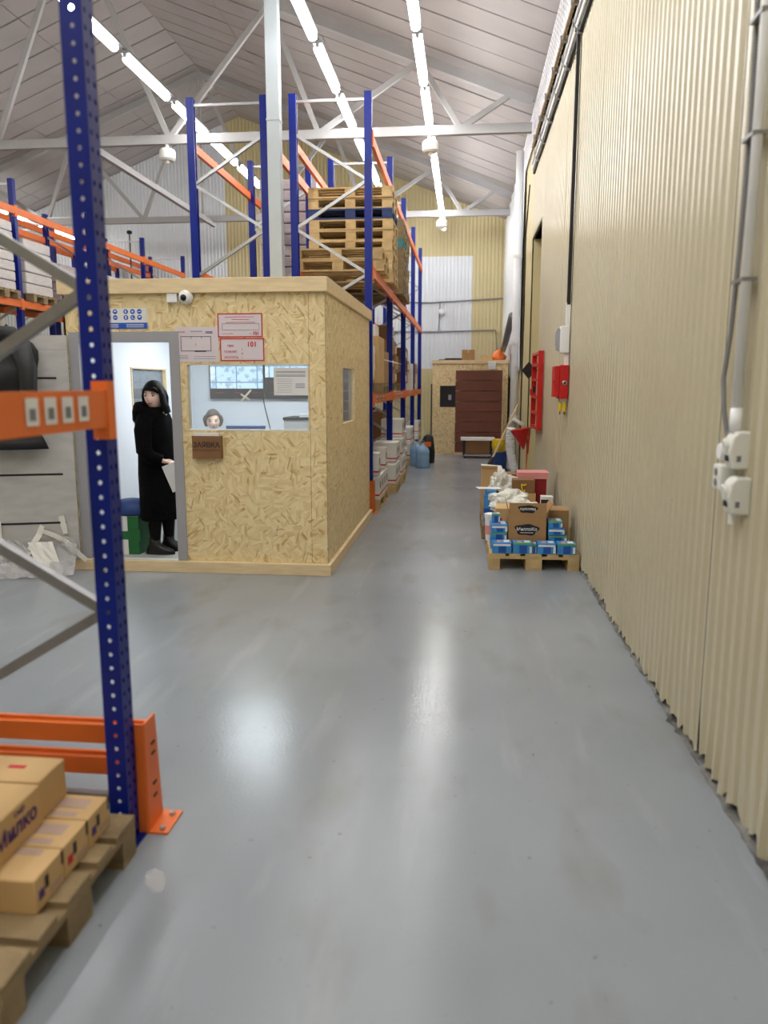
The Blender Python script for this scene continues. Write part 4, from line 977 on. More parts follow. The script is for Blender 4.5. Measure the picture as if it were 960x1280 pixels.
b = MB().rings([(0, .07, .5, .2, .16), (0, .07, .65, .185, .15), (0, .06, .82, .2, .15), (0, .05, .93, .2, .13), (0, .04, .99, .13, .1), (0, .03, 1.03, .07, .07)], 30); b.build('sweater', 'knit', p2, smooth=True)
for s in (-1, 1):
    MB().tube([(s*.17, .04, .95), (s*.225, .01, .84), (s*.235, -.04, .72), (s*.19, -.15, .76), (s*.13, -.25, .8)], [.07, .065, .06, .05, .042], 14).build('sleeve', 'knit', p2, smooth=True)
    MB().tube([(s*.09, .05, .51), (s*.11, -.2, .5), (s*.11, -.41, .49), (s*.11, -.4, .3), (s*.11, -.38, .1)], [.1, .09, .075, .065, .055], 14).build('trouser_leg', 'tights', p2, smooth=True)
    MB().rings([(s*.11, -.43, 0, .045, .13), (s*.11, -.43, .03, .047, .13), (s*.11, -.4, .08, .045, .09), (s*.11, -.38, .12, .045, .05)], 16).build('shoe', 'leather', p2, smooth=True)
t = thing('office_chair', 'dark office chair under the person behind the booth window', 'chair', (-2.79, 8.44, .08))
MB().rings([(0, 0, .36, .2, .2), (0, 0, .38, .23, .23), (0, 0, .41, .22, .22)], 20).build('seat', 'black', t); MB().box(-.2, .2, .2, .25, .5, .9).build('backrest', 'black', t, bevel=.02); MB().bar((0, .2, .37), (0, .24, .6), .05, .02).build('back_support', 'black', t)
MB().tube([(0, 0, .06), (0, 0, .36)], .03, 10).build('pole', 'zinc', t)
for k in range(5):
    a = 2*PI*k/5+.3; l = MB().bar((0, 0, .07), (.26*math.cos(a), .26*math.sin(a), .06), .035, .025).build('leg', 'black', t); MB().lathe([(.025, 0), (.028, .025), (.02, .05)], 10).build('caster', 'black', l, (.26*math.cos(a), .26*math.sin(a), 0))
# ------------------------------------------------------------------ fittings on the corrugated wall
# dark trunking, white trunking, switch box and red control box
t = thing('cable_trunk', 'black vertical cable run on the corrugated wall above the red box', 'cable', (1.02, 8.15, 2.44))
MB().box(-.016, .016, -.025, .025, 0, 2.6).build('trunk', 'rubber', t); MB().tube([(0, -.02, 2.5), (.0, -.1, 2.62), (.01, -.35, 2.68)], .014, 8).build('bend', 'rubber', t)
t = thing('white_trunking', 'short white plastic trunking between the black cable and switch box', 'trunking', (1.02, 8.15, 1.84))
MB().box(-.022, .022, -.022, .022, .4, .62).build('upper_duct', 'white', t); MB().box(-.022, .022, -.022, .022, .0, .12).build('lower_duct', 'white', t)
t = thing('switch_box', 'white switch box above the red control box', 'box', (1.0, 8.15, 1.96))
MB().box(-.055, .04, -.05, .05, 0, .27).build('housing', 'white', t, bevel=.01); MB().prism([(-.09, .04), (-.055, .02), (-.055, .24), (-.075, .25), (-.1, .2), (-.1, .14)], -.03, .04).build('lever_guard', 'frameg', t); MB().box(-.095, -.085, -.02, .02, .08, .17).build('lever', 'ink', t)
t = thing('red_control_box', 'red metal control box with round lock on the corrugated wall', 'box', (.98, 8.12, 1.5))
MB().box(-.03, .06, -.06, .2, 0, .34).build('housing', 'red', t, bevel=.006)
d = MB().box(-.08, -.032, -.06, .2, .02, .33).build('door', 'red', t, bevel=.004); MB().box(-.084, -.08, -.03, .0, .16, .19).build('latch', 'black', d)
lk = MB().lathe([(.026, 0), (.026, .01), (.018, .014)], 18).build('lock', 'zinc', t, (.02, -.06, .16), (PI/2, 0, 0)); MB().lathe([(.012, 0), (.012, .016)], 12).build('lock_core', 'ink', lk)
MB().box(-.02, .05, -.05, .1, -.03, 0).build('gland_plate', 'zinc', t)
for x in (-.012, .032):
    p = MB().lathe([(.017, 0), (.017, -.085), (.012, -.1)], 12).build('yellow_plug', 'yellow', t, (x, -.02, -.03)); MB().lathe([(.005, -.1), (.005, -.13)], 8).build('cable_end', 'rubber', p)
# conduits along the wall top
for k, (z, r_, m, lab) in enumerate([(4.97, .022, 'rubber', 'black cable bundle along the top edge of the corrugated sheets'), (5.04, .028, 'offw', 'pale conduit just above the black cable bundle on the wall'), (5.12, .022, 'frameg', 'grey conduit running second above the corrugated sheets'), (5.36, .018, 'woodd', 'thin brownish pipe below the perforated wall band')]):
    t = thing('conduit', lab, 'conduit', (XW-.03-.012*k, 0, z), 0, 'conduits along the wall top')
    pts = [(0, y_, .012*math.sin(y_*3.1+k)) for y_ in [YF+.1+i*.45 for i in range(int((13.3-YF)/.45)+1)]]
    MB().tube(pts, r_, 8).build('run', m, t, smooth=True)
    for i in range(12): MB().box(-.03, .05, 3.0+i*.85+.1*k, 3.03+i*.85+.1*k, -.035, .035).build('clip', 'dzinc', t)
# socket group by the near edge
t = thing('white_conduit_pipe', 'white vertical pipe on the wall above the near sockets', 'pipe', (1.015, 3.03, 1.47))
MB().tube([(0, 0, 0), (0, .0, 3.6)], .019, 14).build('pipe', 'white', t, smooth=True); MB().tube([(0, 0, .0), (0, 0, .09)], .023, 14).build('sleeve', 'white', t, smooth=True)
for z in (.55, 1.05, 1.45, 2.0): MB().box(-.022, .03, -.02, .1, z, z+.014).build('clamp', 'dzinc', t)
t = thing('flexible_conduit', 'grey ribbed flexible conduit beside the white wall pipe', 'conduit', (1.018, 3.12, 1.45))
pts = [(0, .0, .0), (-.012, .03, .1), (-.012, .06, .22), (0, .05, .4), (.0, .02, .7), (0, .0, 1.1), (0, .02, 1.6), (0, .01, 2.2), (0, 0, 3.0)]
fine = []
for i in range(len(pts)-1):
    a, b_ = Vector(pts[i]), Vector(pts[i+1]); n = max(2, int((b_-a).length/.006))
    fine += [a.lerp(b_, q/n) for q in range(n)]
MB().tube(fine, [.0105 if i % 2 else .0085 for i in range(len(fine))], 8).build('ribbed_hose', 'steel', t)
def socket(label, y, z, w=.085, h=.14, x=1.025):
    t = thing('wall_socket', label, 'socket', (x, y, z), 0, 'white sockets on the near wall')
    MB().prism([(-w*.3, 0), (.04, 0), (.04, h), (-w*.15, h), (-w*.38, h*.85), (-w*.5, h*.45)], -w/2, w/2).build('housing', 'offw', t, bevel=.008)
    MB().lathe([(.027, 0), (.03, .014), (.024, .02)], 18).build('socket_cap', 'offw', t, (-w*.36, 0, h*.62), (0, -PI/2-.25, 0))
    MB().box(-w*.47, -w*.42, -.018, .018, h*.2, h*.36).build('print', 'ink', t); MB().box(-w*.18, .0, -w/2-.0015, -w/2, h*.2, h*.36).build('print', 'inkg', t)
    return t
socket('white wall socket directly under the vertical white pipe', 3.02, 1.335); socket('lowest white wall socket of the near group', 3.0, 1.165)
MB().tube([(0, 0, 0), (0, 0, -.04)], .014, 10).build('cable_gland', 'offw', bpy.data.objects['wall_socket.001'], (-.01, 0, 0))
t = thing('junction_box', 'round pale junction box under the ribbed flexible conduit', 'box', (1.02, 3.13, 1.39)); MB().lathe([(.0, 0), (.036, 0), (.037, .034), (.032, .042), (0, .044)], 22).build('housing', 'offw', t, (.02, 0, 0), (0, -PI/2, 0)); MB().lathe([(.031, 0), (.031, .006)], 22).build('cover', 'white', t, (-.022, 0, 0), (0, -PI/2, 0))
t = thing('double_switch', 'small white double socket below the round junction box', 'socket', (1.02, 3.12, 1.24)); MB().box(-.035, .045, -.045, .045, 0, .1).build('housing', 'offw', t, bevel=.008)
for z in (.03, .07): MB().lathe([(.014, 0), (.016, .004)], 14).build('outlet', 'inkg', t, (-.035, 0, z), (0, -PI/2, 0))
# fire point: red frame, black diamond, cone bucket
t = thing('fire_equipment_frame', 'empty red metal fire equipment frame on the wall by the opening', 'frame', (1.0, 11.1, 1.03))
for y_ in (-.5, .46): MB().box(-.04, .03, y_, y_+.04, 0, 1.06).build('upright_bar', 'red', t)
for z in (0, .2, .42, .66, .86, 1.02): MB().box(-.035 if z not in (.42, .86) else -.045, .02, -.46, .46, z, z+.035).build('cross_bar', 'red', t)
for (y_, z) in ((-.2, .5), (.25, .46)): MB().box(-.075, -.04, y_, y_+.05, z, z+.09).build('hook', 'black' if y_ < 0 else 'red', t)
t = thing('diamond_sign', 'black diamond-shaped plate sticking out beside the red frame', 'sign', (.93, 11.75, 1.85)); MB().prism([(0, -.13), (.105, 0), (0, .13), (-.105, 0)], -.012, .012).build('plate', 'black', t); MB().bar((.1, 0, 0), (.2, 0, 0), .02).build('bracket', 'black', t)
t = thing('fire_bucket', 'red conical fire bucket hanging on the wall below the frame', 'bucket', (.9, 11.9, .66)); 
b = MB().lathe([(.005, 0), (.16, .32), (.15, .32), (.004, .01)], 22).build('cone', 'red', t, (0, 0, 0), (0, -.18, 0)); MB().tube([(.02, .13, .33), (.09, .06, .29), (.07, .0, .1), (.06, 0, -.06)], .014, 8).build('handle', 'red', t)
MB().bar((.05, 0, .31), (.2, 0, .36), .02).build('wall_hook', 'dzinc', t)
tag(MB().tube([(.96, 11.9, .62), (.95, 11.92, .4), (.96, 11.9, .0)], .008, 6).build('hook_cord', 'orange'), 'thin orange cord hanging below the red fire bucket', 'cord')
# down pipe with side branch and cable
t = thing('drain_pipe', 'tall white vertical pipe by the wall past the opening', 'pipe', (.94, 15.3, 0))
MB().tube([(0, 0, .0), (0, 0, 5.9)], .075, 16).build('pipe', 'white', t, smooth=True)
for z in (.95, 2.4, 4.0): MB().tube([(0, 0, z), (0, 0, z+.06)], .088, 16).build('collar', 'offw', t)
MB().tube([(.0, -.02, .96), (.03, -1.9, .98)], .035, 10).build('branch_pipe', 'offw', t); MB().lathe([(.1, 0), (.1, .12)], 14).build('valve', 'offw', t, (.02, -.1, .92))
tag(MB().tube([(1.0, 14.2, .05), (1.0, 14.2, 1.5), (1.01, 14.25, 3.0), (1.0, 14.2, 4.2), (1.0, 13.6, 4.9)], .013, 8).build('wall_cable', 'rubber'), 'black cable running up the wall beside the white drain pipe', 'cable')
tag(MB().tube([(.88, 19.2, 2.45), (.86, 17.6, 2.55), (.9, 16.0, 3.0)], .07, 10).build('duct', 'steel', smooth=True), 'grey duct slanting up to the wall above the far storage booth', 'duct')
# plastic sheet over the far wall
b = MB(); n = 40
for j in range(7):
    for i in range(n+1):
        y_ = 14.9+(YB-15.0)*i/n; zb = 1.75+.5*rnd.random()*(1 if j == 0 else 0)+.12*math.sin(i*.9); z = zb+(5.95-zb)*j/6
        b.v.append((XW-.055-.014*math.sin(i*1.3+j*.7), y_, z))
for j in range(6):
    for i in range(n): a = j*(n+1)+i; b.f.append((a, a+1, a+n+2, a+n+1))
o = b.build('plastic_sheet', 'wsheet'); tag(o, 'white plastic sheet with ragged lower edge hung on the far side wall', 'sheet'); o.modifiers.new('t', 'SOLIDIFY').thickness = .004
# ribbed white hose, mop and bucket
t = thing('ribbed_hose', 'white ribbed flexible duct standing by the wall near the mop', 'hose', (.94, 14.4, 0))
fine = [(.0-.1*math.sin(i/60*2.2), .05*math.sin(i/20), .04+i*.0135) for i in range(61)]
MB().tube(fine, [.085 if i % 3 else .07 for i in range(61)], 14).build('ribbed_wall', 'white', t); MB().tube([fine[0], (fine[0][0], fine[0][1], .0)], .09, 14).build('end_ring', 'offw', t)
t = thing('mop_bucket', 'blue mop bucket with yellow wringer at the far wall', 'bucket', (.68, 15.0, 0))
MB().rings([(0, 0, .04, .13, .18), (0, 0, .34, .15, .2), (0, 0, .36, .16, .21)], 20).build('bucket', 'bluepl', t, smooth=False)
MB().rings([(-.03, 0, .36, .1, .12), (-.03, 0, .48, .13, .15), (-.03, 0, .6, .12, .14)], 16).build('wringer', 'yellow', t)
for sx in (-1, 1):
    for sy in (-1, 1): MB().lathe([(.03, 0), (.03, .04)], 10).build('wheel', 'black', t, (sx*.12, sy*.16, 0))
t = thing('mop', 'mop with long pale wooden handle leaning over the yellow wringer', 'mop', (.45, 14.5, 0))
MB().tube([(.08, 0, .30), (.55, .35, 1.28)], .018, 8).build('handle', 'timber', t); MB().rings([(0, 0, .0, .08, .09), (.02, 0, .12, .07, .08), (.07, 0, .3, .03, .03)], 14).build('mop_head', 'jacket', t, smooth=True)
# ------------------------------------------------------------------ far storage booth and what stands before it
t = thing('storage_booth', 'small OSB storage booth at the far end of the aisle', 'booth', (.12, 19.2, 0)); Y0 = -.85
for (a0, a1, c0, c1) in ((-.89, -.72, 0, 2.12), (-.72, -.35, 0, 1.11), (-.72, -.35, 1.61, 2.12), (-.35, .86, 0, 2.12)): MB().box(a0, a1, Y0, Y0+.02, c0, c1).build('osb_panel', 'osb', t)
MB().box(-.89, -.87, Y0+.02, .9, 0, 2.12).build('osb_panel', 'osb', t); MB().box(.84, .86, Y0+.02, .9, 0, 2.12).build('osb_panel', 'osb', t); MB().box(-.89, .86, .88, .9, 0, 2.12).build('osb_panel', 'osb', t)
MB().box(-.91, .88, Y0-.03, .92, 2.12, 2.2).build('roof_board', 'timber', t); MB().box(-.72, -.35, Y0+.03, Y0+.034, 1.11, 1.61).build('window_pane', 'screen_off', t); MB().box(-.93, -.9, Y0-.02, Y0+.01, .1, 1.65).build('edge_strip', 'ink', t); MB().box(-.52, -.45, Y0+.022, Y0+.028, 1.28, 1.4).build('window_sticker', 'frameg', t)
t = thing('brown_panel', 'large brown boarded panel standing against the far storage booth', 'panel', (.31, 18.28, 0))
for k in range(8): MB().box(-.54, .54, -.02, .02, .06+k*.24, .06+k*.24+.222).build('plank', 'brown', t)
MB().box(.54, .57, -.03, .03, 0, 2.0).build('edge_post', 'timber', t); MB().box(-.56, .3, -.06, .05, 0, .05).build('foot_beam', 'timber', t)
t = thing('low_trolley', 'low dark trolley with white top in front of the brown panel', 'trolley', (.29, 17.6, 0))
MB().box(-.38, .38, -.25, .25, .4, .45).build('top_board', 'white', t); MB().box(-.27, .27, -.2, .22, .1, .4).build('body', 'carton3', t)
for sx in (-.33, .27): MB().box(sx, sx+.06, -.2, .2, .06, .4).build('side_panel', 'black', t)
MB().box(-.3, .3, -.24, .22, .05, .09).build('bottom_board', 'frameg', t)
for sx in (-.28, .28):
    for sy in (-.18, .18): MB().lathe([(.03, 0), (.03, .05)], 10).build('wheel', 'black', t, (sx, sy, 0))
carton('cardboard box on the roof edge of the far storage booth', -.1, .2, 18.4, 18.75, 2.2, 2.44, 'carton2')
tag(MB().box(-.35, .3, -.15, .15, 0, .03).box(-.2, .32, -.1, .12, .03, .06).build('dark_board', 'ink', None, (-.3, 18.9, 2.2), (0, 0, .1)), 'dark flat boards lying on the far storage booth roof', 'board')
tag(MB().box(-.09, .09, -.002, .0, -.17, .0).build('hanging_notice', 'paper', None, (.6, 18.315, 2.16)), 'white notice sheet on the storage booth above the brown panel', 'notice')
b = MB().rings([(0, 0, 0, .16, .12), (.02, 0, .08, .17, .13), (.0, 0, .18, .1, .08), (.03, 0, .24, .05, .04)], 12); tag(lump(b, 2, .02).build('orange_bag', 'orange', None, (.75, 18.7, 2.2), smooth=True), 'orange bag lying on the right of the storage booth roof', 'bag')
carton('flat yellowish box on the storage booth roof beside the orange bag', .35, .62, 18.5, 18.8, 2.2, 2.3, 'carton')
# water bottles beside the racks
def bottle(label, x, y):
    t = thing('water_bottle', label, 'bottle', (x, y, 0), 0, 'large water bottles')
    MB().lathe([(.0, 0), (.125, .0), (.135, .02), (.135, .11), (.128, .125), (.135, .14), (.135, .24), (.128, .255), (.135, .27), (.135, .33), (.11, .39), (.05, .43), (.03, .45), (.03, .5)], 24).build('body', 'water', t, smooth=True)
    MB().lathe([(.033, .495), (.035, .5), (.035, .53), (.0, .535)], 16).build('cap', 'bluepl', t); return t
bottle('large blue water bottle on the floor beside the far rack', -.83, 15.35)
bottle('second blue water bottle half hidden behind the first one', -.98, 15.75)
t = thing('backpack', 'dark bundle standing behind the blue water bottles', 'bag', (-.78, 16.3, 0)); MB().rings([(0, 0, 0, .15, .12), (0, 0, .2, .16, .13), (0, 0, .42, .14, .12), (.02, 0, .56, .1, .09), (.02, 0, .6, .04, .04)], 16).build('bundle', 'jacket', t, smooth=True); MB().box(-.08, .08, -.16, -.12, .35, .45).build('pocket', 'orange', t)
# cables and lamp on the end wall
tag(MB().tube([(-2.4, YB-.04, 3.93), (-1, YB-.04, 3.9), (.0, YB-.04, 3.95), (1.0, YB-.04, 4.0)], .018, 6).build('wall_wire', 'inkg'), 'upper dark wire running across the end wall', 'wire')
tag(MB().tube([(-2.4, YB-.04, 3.12), (-1, YB-.04, 3.1), (.8, YB-.04, 3.14), (.9, YB-.04, 2.3)], .018, 6).build('wall_wire', 'inkg'), 'lower dark wire running across the end wall', 'wire')
tag(MB().tube([(-.75, YB-.045, 3.93), (-.78, YB-.045, 3.12)], .014, 6).build('wall_wire', 'inkg'), 'vertical dark wire on the white part of the end wall', 'wire')
t = thing('wall_lamp', 'small round white lamp on the end wall wires', 'lamp', (-.7, YB-.05, 3.65)); MB().lathe([(.0, 0), (.09, 0), (.09, .03), (.06, .07), (0, .08)], 16).build('shade', 'white', t, (0, 0, 0), (PI/2, 0, 0))
# ------------------------------------------------------------------ pallet of goods by the corrugated wall
pallet('wooden pallet by the corrugated wall carrying blue packs and boxes', .635, 7.42, 0, PI/2)
pallet('wooden pallet behind the blue packs, under a crumpled white bag', .60, 8.78, 0, PI/2, 'woodd')
GB = 'blue drink packs on the wall pallet'
def bpack(label, x0, x1, y0, y1, z0, z1, kind=0):
    t = thing('drink_pack', label, 'pack', ((x0+x1)/2, (y0+y1)/2, z0), rnd.uniform(-.03, .03), GB); w, d, h = (x1-x0)/2, (y1-y0)/2, z1-z0
    MB().box(-w, w, -d, d, 0, h).build('carton_body', 'lightblue', t, bevel=.004)
    MB().box(-w*.35, w*.45, -d-.001, -d, .008, h*.8).build('dark_panel', 'midblue', t)
    MB().box(-w*.98, w*.98, -d-.0014, -d+.03, h-.014, h+.001).build('green_edge', 'green', t) if kind % 2 else MB().box(-w*.9, w*.9, -d-.0014, -d, h-.03, h-.012).build('pale_band', 'paper', t)
    MB().box(-w*.5, -w*.05, -d*.5, d*.4, h, h+.001).build('pink_print', 'pink', t); MB().box(w*.2, w*.8, -d*.5, d*.6, h, h+.001).build('white_print', 'paper', t)
    if kind >= 1: MB().box(w*.7, w*.95, -d-.0018, -d-.001, .01, h*.7).build('barcode', 'paper', t)
    return t
for i, (a, b_) in enumerate(((.265, .435), (.45, .62), (.665, .83), (.84, 1.0))):
    bpack('blue drink pack in the front row on the wall pallet, %s from the aisle' % ORD[i], a, b_, 6.835, 6.985, .144, .243, i)
bpack('small blue pack in the gap of the front row', .628, .658, 6.86, 6.98, .144, .23, 1)
for i, z in enumerate((.144, .225, .30)): bpack('blue pack %s in the aisle-side stack left of the printed carton' % ('at the bottom', 'in the middle', 'on top')[i], .255, .405, 7.02, 7.25, z, z+.072, i)
for i, z in enumerate((.144, .217, .285, .35)): bpack('blue pack, %s up in the stack between the printed carton and wall' % ORD[i], .775+.0*i, .965-.02*i, 7.02, 7.22, z, z+.063, i)
bpack('blue and green carton standing on the aisle-side stack of packs', .265, .34, 7.1, 7.2, .375, .46, 1)
# open carton with cloud emblem
t = thing('printed_carton', 'open brown carton with dark cloud emblem on the wall pallet', 'box', (.585, 7.17, .144))
w, d, h, th = .168, .16, .325, .005
MB().box(-w, w, -d, -d+th, 0, h).build('front_wall', 'carton2', t); MB().box(-w, w, d-th, d, 0, h).build('back_wall', 'carton2', t)
for s in (-1, 1): MB().box(s*w-th/2, s*w+th/2, -d+th, d-th, 0, h).build('side_wall', 'carton2', t)
MB().box(-w, w, -d, d, .0, th).build('bottom', 'carton2', t)
fl = MB().box(-w, w, -th, 0, 0, .11).build('front_flap', 'carton2', t, (0, -d+th, h), (-.06, 0, 0))
MB().box(0, .12, -d+.01, d-.01, 0, th).build('side_flap', 'carton2', t, (w, 0, h), (0, -1.05, 0)); MB().box(-.12, 0, -d+.01, d-.01, 0, th).build('side_flap', 'carton2', t, (-w, 0, h), (0, 1.35, 0)); MB().box(-w, w, 0, .1, 0, th).build('back_flap', 'carton2', t, (0, d, h), (-.5, 0, 0))
def cloud(parent, loc, sx, sz, rot=(0, 0, 0)):
    pts = []
    for k in range(48):
        a = 2*PI*k/48; r_ = 1+.10*math.sin(5*a+.6)+.05*math.sin(3*a); pts.append((math.cos(a)*sx*r_, math.sin(a)*sz*r_*(.85+.15*abs(math.cos(a)))))
    return MB().prism(pts, -.0015, 0).build('cloud_emblem', 'ink', parent, loc, rot)
c = cloud(t, (-.005, -d-.0002, .19), .105, .058); text('МиллоКо', .042, 'paper', c, (0, -.002, .004), bold=.0006); MB().box(-.06, .06, -.0025, -.0015, -.031, -.026).build('small_print', 'paper', c)
c = cloud(fl, (0, -th-.0002, .055), .085, .04); text('МиллоКо', .032, 'paper', c, (0, -.002, .0), (PI/2, PI, 0), bold=.0004)
text('5,0%', .042, 'ink', t, (.105, -d-.001, .045), bold=.0004)
MB().box(-.15, -.02, -d-.001, -d, .02, .05).build('stamp', 'carton3', t); MB().box(-.08, .0, -d-.0015, -d, .03, .034).build('red_print', 'inkr', t)
t = carton('brown carton with small blue and red emblem against the corrugated wall', .80, .99, 7.28, 7.55, .144, .475, 'carton2', tape=False)
MB().box(.0, .03, -.1365, -.135, .12, .2).build('emblem', 'midblue', t); MB().box(.03, .05, -.1365, -.135, .16, .2).build('emblem_corner', 'inkr', t); MB().box(.03, .05, -.1365, -.135, .1, .13).build('emblem_corner', 'inkr', t)
t = carton('brown carton with big red letters behind the aisle-side packs', .315, .56, 7.36, 7.7, .144, .47, 'carton', tape=False, rz=-.06)
text('Ju', .16, 'inkr', t, (-.03, -.172, .17), bold=.004)
t = thing('white_tub', 'white plastic tub at the aisle edge of the wall pallet', 'tub', (.27, 7.45, .144)); MB().lathe([(.05, 0), (.06, .22), (.063, .22), (.063, .235)], 18).build('tub', 'white', t); MB().lathe([(.066, .235), (.066, .26), (.05, .265)], 18).build('lid', 'white', t); MB().lathe([(.0562, .06), (.0585, .15)], 18).build('label_band', 'pink', t)
# blue shrink-wrapped pack, open box, crumpled bag, red box etc. on the second pallet
t = thing('wrapped_bottles', 'tall blue shrink-wrapped pack at the aisle edge beside the white bag', 'pack', (.29, 8.4, .144)); MB().box(-.07, .07, -.1, .1, 0, .34).build('wrap', 'lightblue', t, bevel=.03); MB().box(-.071, .071, -.101, .101, .1, .2).build('dark_band', 'midblue', t, bevel=.03); MB().box(-.06, .06, -.09, .09, .34, .38).build('top_wrap', 'lightblue', t, bevel=.015)
t = thing('open_box', 'tall open brown box behind the blue shrink-wrapped pack', 'box', (.29, 8.95, .144))
for (a0, a1, b0, b1) in ((-.09, .09, -.13, -.125), (-.09, .09, .125, .13), (-.09, -.085, -.125, .125), (.085, .09, -.125, .125)): MB().box(a0, a1, b0, b1, 0, .54).build('side_wall', 'carton', t)
MB().box(-.09, .09, -.13, .13, 0, .005).build('bottom', 'carton', t); MB().box(-.09, .09, -.06, 0, 0, .004).build('flap', 'carton', t, (0, -.13, .54), (-.9, 0, 0))
def crumpled(label, loc, sc, seed, m='bag', name='plastic_bag', cat='bag', sub=4, amp=.35):
    bm = bmesh.new(); bmesh.ops.create_icosphere(bm, subdivisions=sub, radius=1); from mathutils import noise
    for v in bm.verts:
        p = v.co.copy(); n1 = noise.noise(p*1.5+Vector((seed*3.1, 0, 0))); n2 = noise.turbulence(p*2.6+Vector((0, seed*1.7, 0)), 3, True)
        q = p*(1+amp*n1+.32*(n2-.5)); v.co = Vector((q.x*sc[0], q.y*sc[1], max(-.98, q.z)*sc[2]))
    zmin = min(v.co.z for v in bm.verts)
    for v in bm.verts: v.co.z -= zmin
    me = bpy.data.meshes.new(name); bm.to_mesh(me); bm.free(); me.materials.append(M[m])
    return tag(put(name, me, None, loc), label, cat)
crumpled('large crumpled white plastic bag heaped over boxes by the wall', (.48, 8.22, .28), (.23, .18, .13), 1)
crumpled('second crumpled white bag behind the printed carton', (.58, 7.78, .144), (.2, .18, .18), 5)
crumpled('white bag peak behind the heap next to the open brown box', (.44, 8.72, .26), (.14, .14, .22), 9)
t = carton('low carton under the crumpled white bags on the rear pallet', .4, .7, 8.1, 8.5, .144, .28, 'carton2')
crumpled('dark crumpled bag between the white bag and the blue pack', (.41, 8.62, .22), (.12, .1, .14), 3, 'jacket')
tag(MB().box(-.13, .13, -.06, .06, 0, .003).build('paper_sheet', 'paper', None, (.27, 8.38, .53), (.05, .03, .3)), 'white sheet of paper lying on the blue shrink-wrapped pack', 'paper')
t = thing('red_box', 'dark red gift box with pink lid by the wall behind the bags', 'box', (.79, 8.8, .144)); MB().box(-.17, .13, -.13, .13, 0, .46).build('body', 'dred', t); MB().box(-.19, .15, -.15, .15, .46, .53).build('lid', 'pink', t)
t = carton('brown box with yellow ribbon print in front of the red gift box', .53, .77, 8.42, 8.6, .47, .62, 'carton3', tape=False)
r_ = []
for k in range(17): a = k/16*PI*1.7; r_.append((.02*math.cos(a)*1.2, -.0915, .075+.035*math.sin(a)+.02*math.cos(2*a)))
MB().tube(r_, .007, 6).build('yellow_print', 'yellow', t, (.0, 0, 0))
t = carton('cream box with oval print below the yellow-ribbon box', .53, .78, 8.4, 8.62, .144, .47, 'carton', tape=False); MB().lathe([(.05, 0), (.05, .001)], 20).build('oval_print', 'inkg', t, (-.02, -.1105, .27), (PI/2, 0, 0))
crumpled('white and black crumpled wrapper next to the wall behind the printed carton', (.87, 8.05, .144), (.1, .12, .16), 12, 'bag')
t = thing('striped_carton', 'small white carton with black and red print by the wall', 'box', (.86, 8.05, .40)); MB().box(-.06, .06, -.06, .06, .0, .1).build('body', 'paper', t); MB().box(-.061, .02, -.061, -.03, .03, .07).build('black_print', 'ink', t); MB().box(.02, .061, -.0612, .02, .01, .03).build('red_print', 'inkr', t)
tag(MB().box(-.14, .12, -.12, .12, 0, .004).build('paper_sheet', 'paper', None, (.36, 9.3, .62), (.5, .1, .3)), 'large white paper sheet sticking up behind the open brown box', 'paper')
t = carton('grey-brown box at the rear end of the second wall pallet', .25, .75, 9.12, 9.4, .144, .60, 'carton3')

# ------------------------------------------------------------------ goods in the aisle rack
def stack(n, x, y, z0, rz, what, odd=None, base='wood', grp=None):
    for k in range(n):
        top = n-1-k
        m = (odd or {}).get(top, base)
        lab = '%s pallet from the top of the %s' % (ORD[top], what)
        if m == 'woodb': lab = 'dark blue pallet in the ' + what
        if m == 'woodt': lab = 'teal-painted pallet in the ' + what
        pallet(lab, x+rnd.uniform(-.012, .012), y+rnd.uniform(-.012, .012), z0+k*.1445, rz+rnd.uniform(-.008, .008), m, grp or what)
ZB = 3.09
stack(2, -1.68, 10.6, ZB, 0, 'low front stack on the upper beams')
stack(9, -1.66, 11.72, ZB, 0, 'tall pallet stack above the booth corner', {2: 'woodb'})
stack(8, -1.64, 13.2, ZB, 0, 'pallet stack behind the tall one', {2: 'woodt', 6: 'woodd'}, 'woodd')
stack(8, -1.66, 14.1, ZB, 0, 'rear pallet stack on the upper beams', {5: 'wood'}, 'woodd')
# low beam level
Z1 = 1.52
pallet('pallet on the low beams of the first rack bay', -1.70, 10.75, Z1, 0, 'woodd')
def cover(u, v, r): return (-1.13-.04*math.sin(7*u+2*v), 10.42+.62*u, Z1+.15+.62*v+r.uniform(-.01, .01))
carton('wide pale carton on the low beams beside the booth corner', -2.1, -1.16, 10.4, 11.1, Z1+.144, 2.28, 'carton')
crumpled('pale crumpled wrapping beside the cartons on the low beams', (-1.3, 10.25, Z1+.05), (.1, .16, .4), 21, 'bag')
carton('white box on top of the wide pale carton in the first bay', -1.7, -1.22, 10.5, 10.95, 2.28, 2.44, 'offw', tape=False)
tag(MB().box(-.1, .3, -.02, .02, 0, .006).build('loose_slat', 'paper', None, (-1.2, 11.2, 2.0), (0, .25, -.3)), 'thin white strip poking out of the cartons in the first bay', 'strip')
carton('brown carton leaning by the second upright on the low beams', -1.9, -1.18, 11.3, 11.95, Z1, 2.12, 'carton2')
lab_l = ['bottom', 'second', 'third', 'fourth', 'fifth']
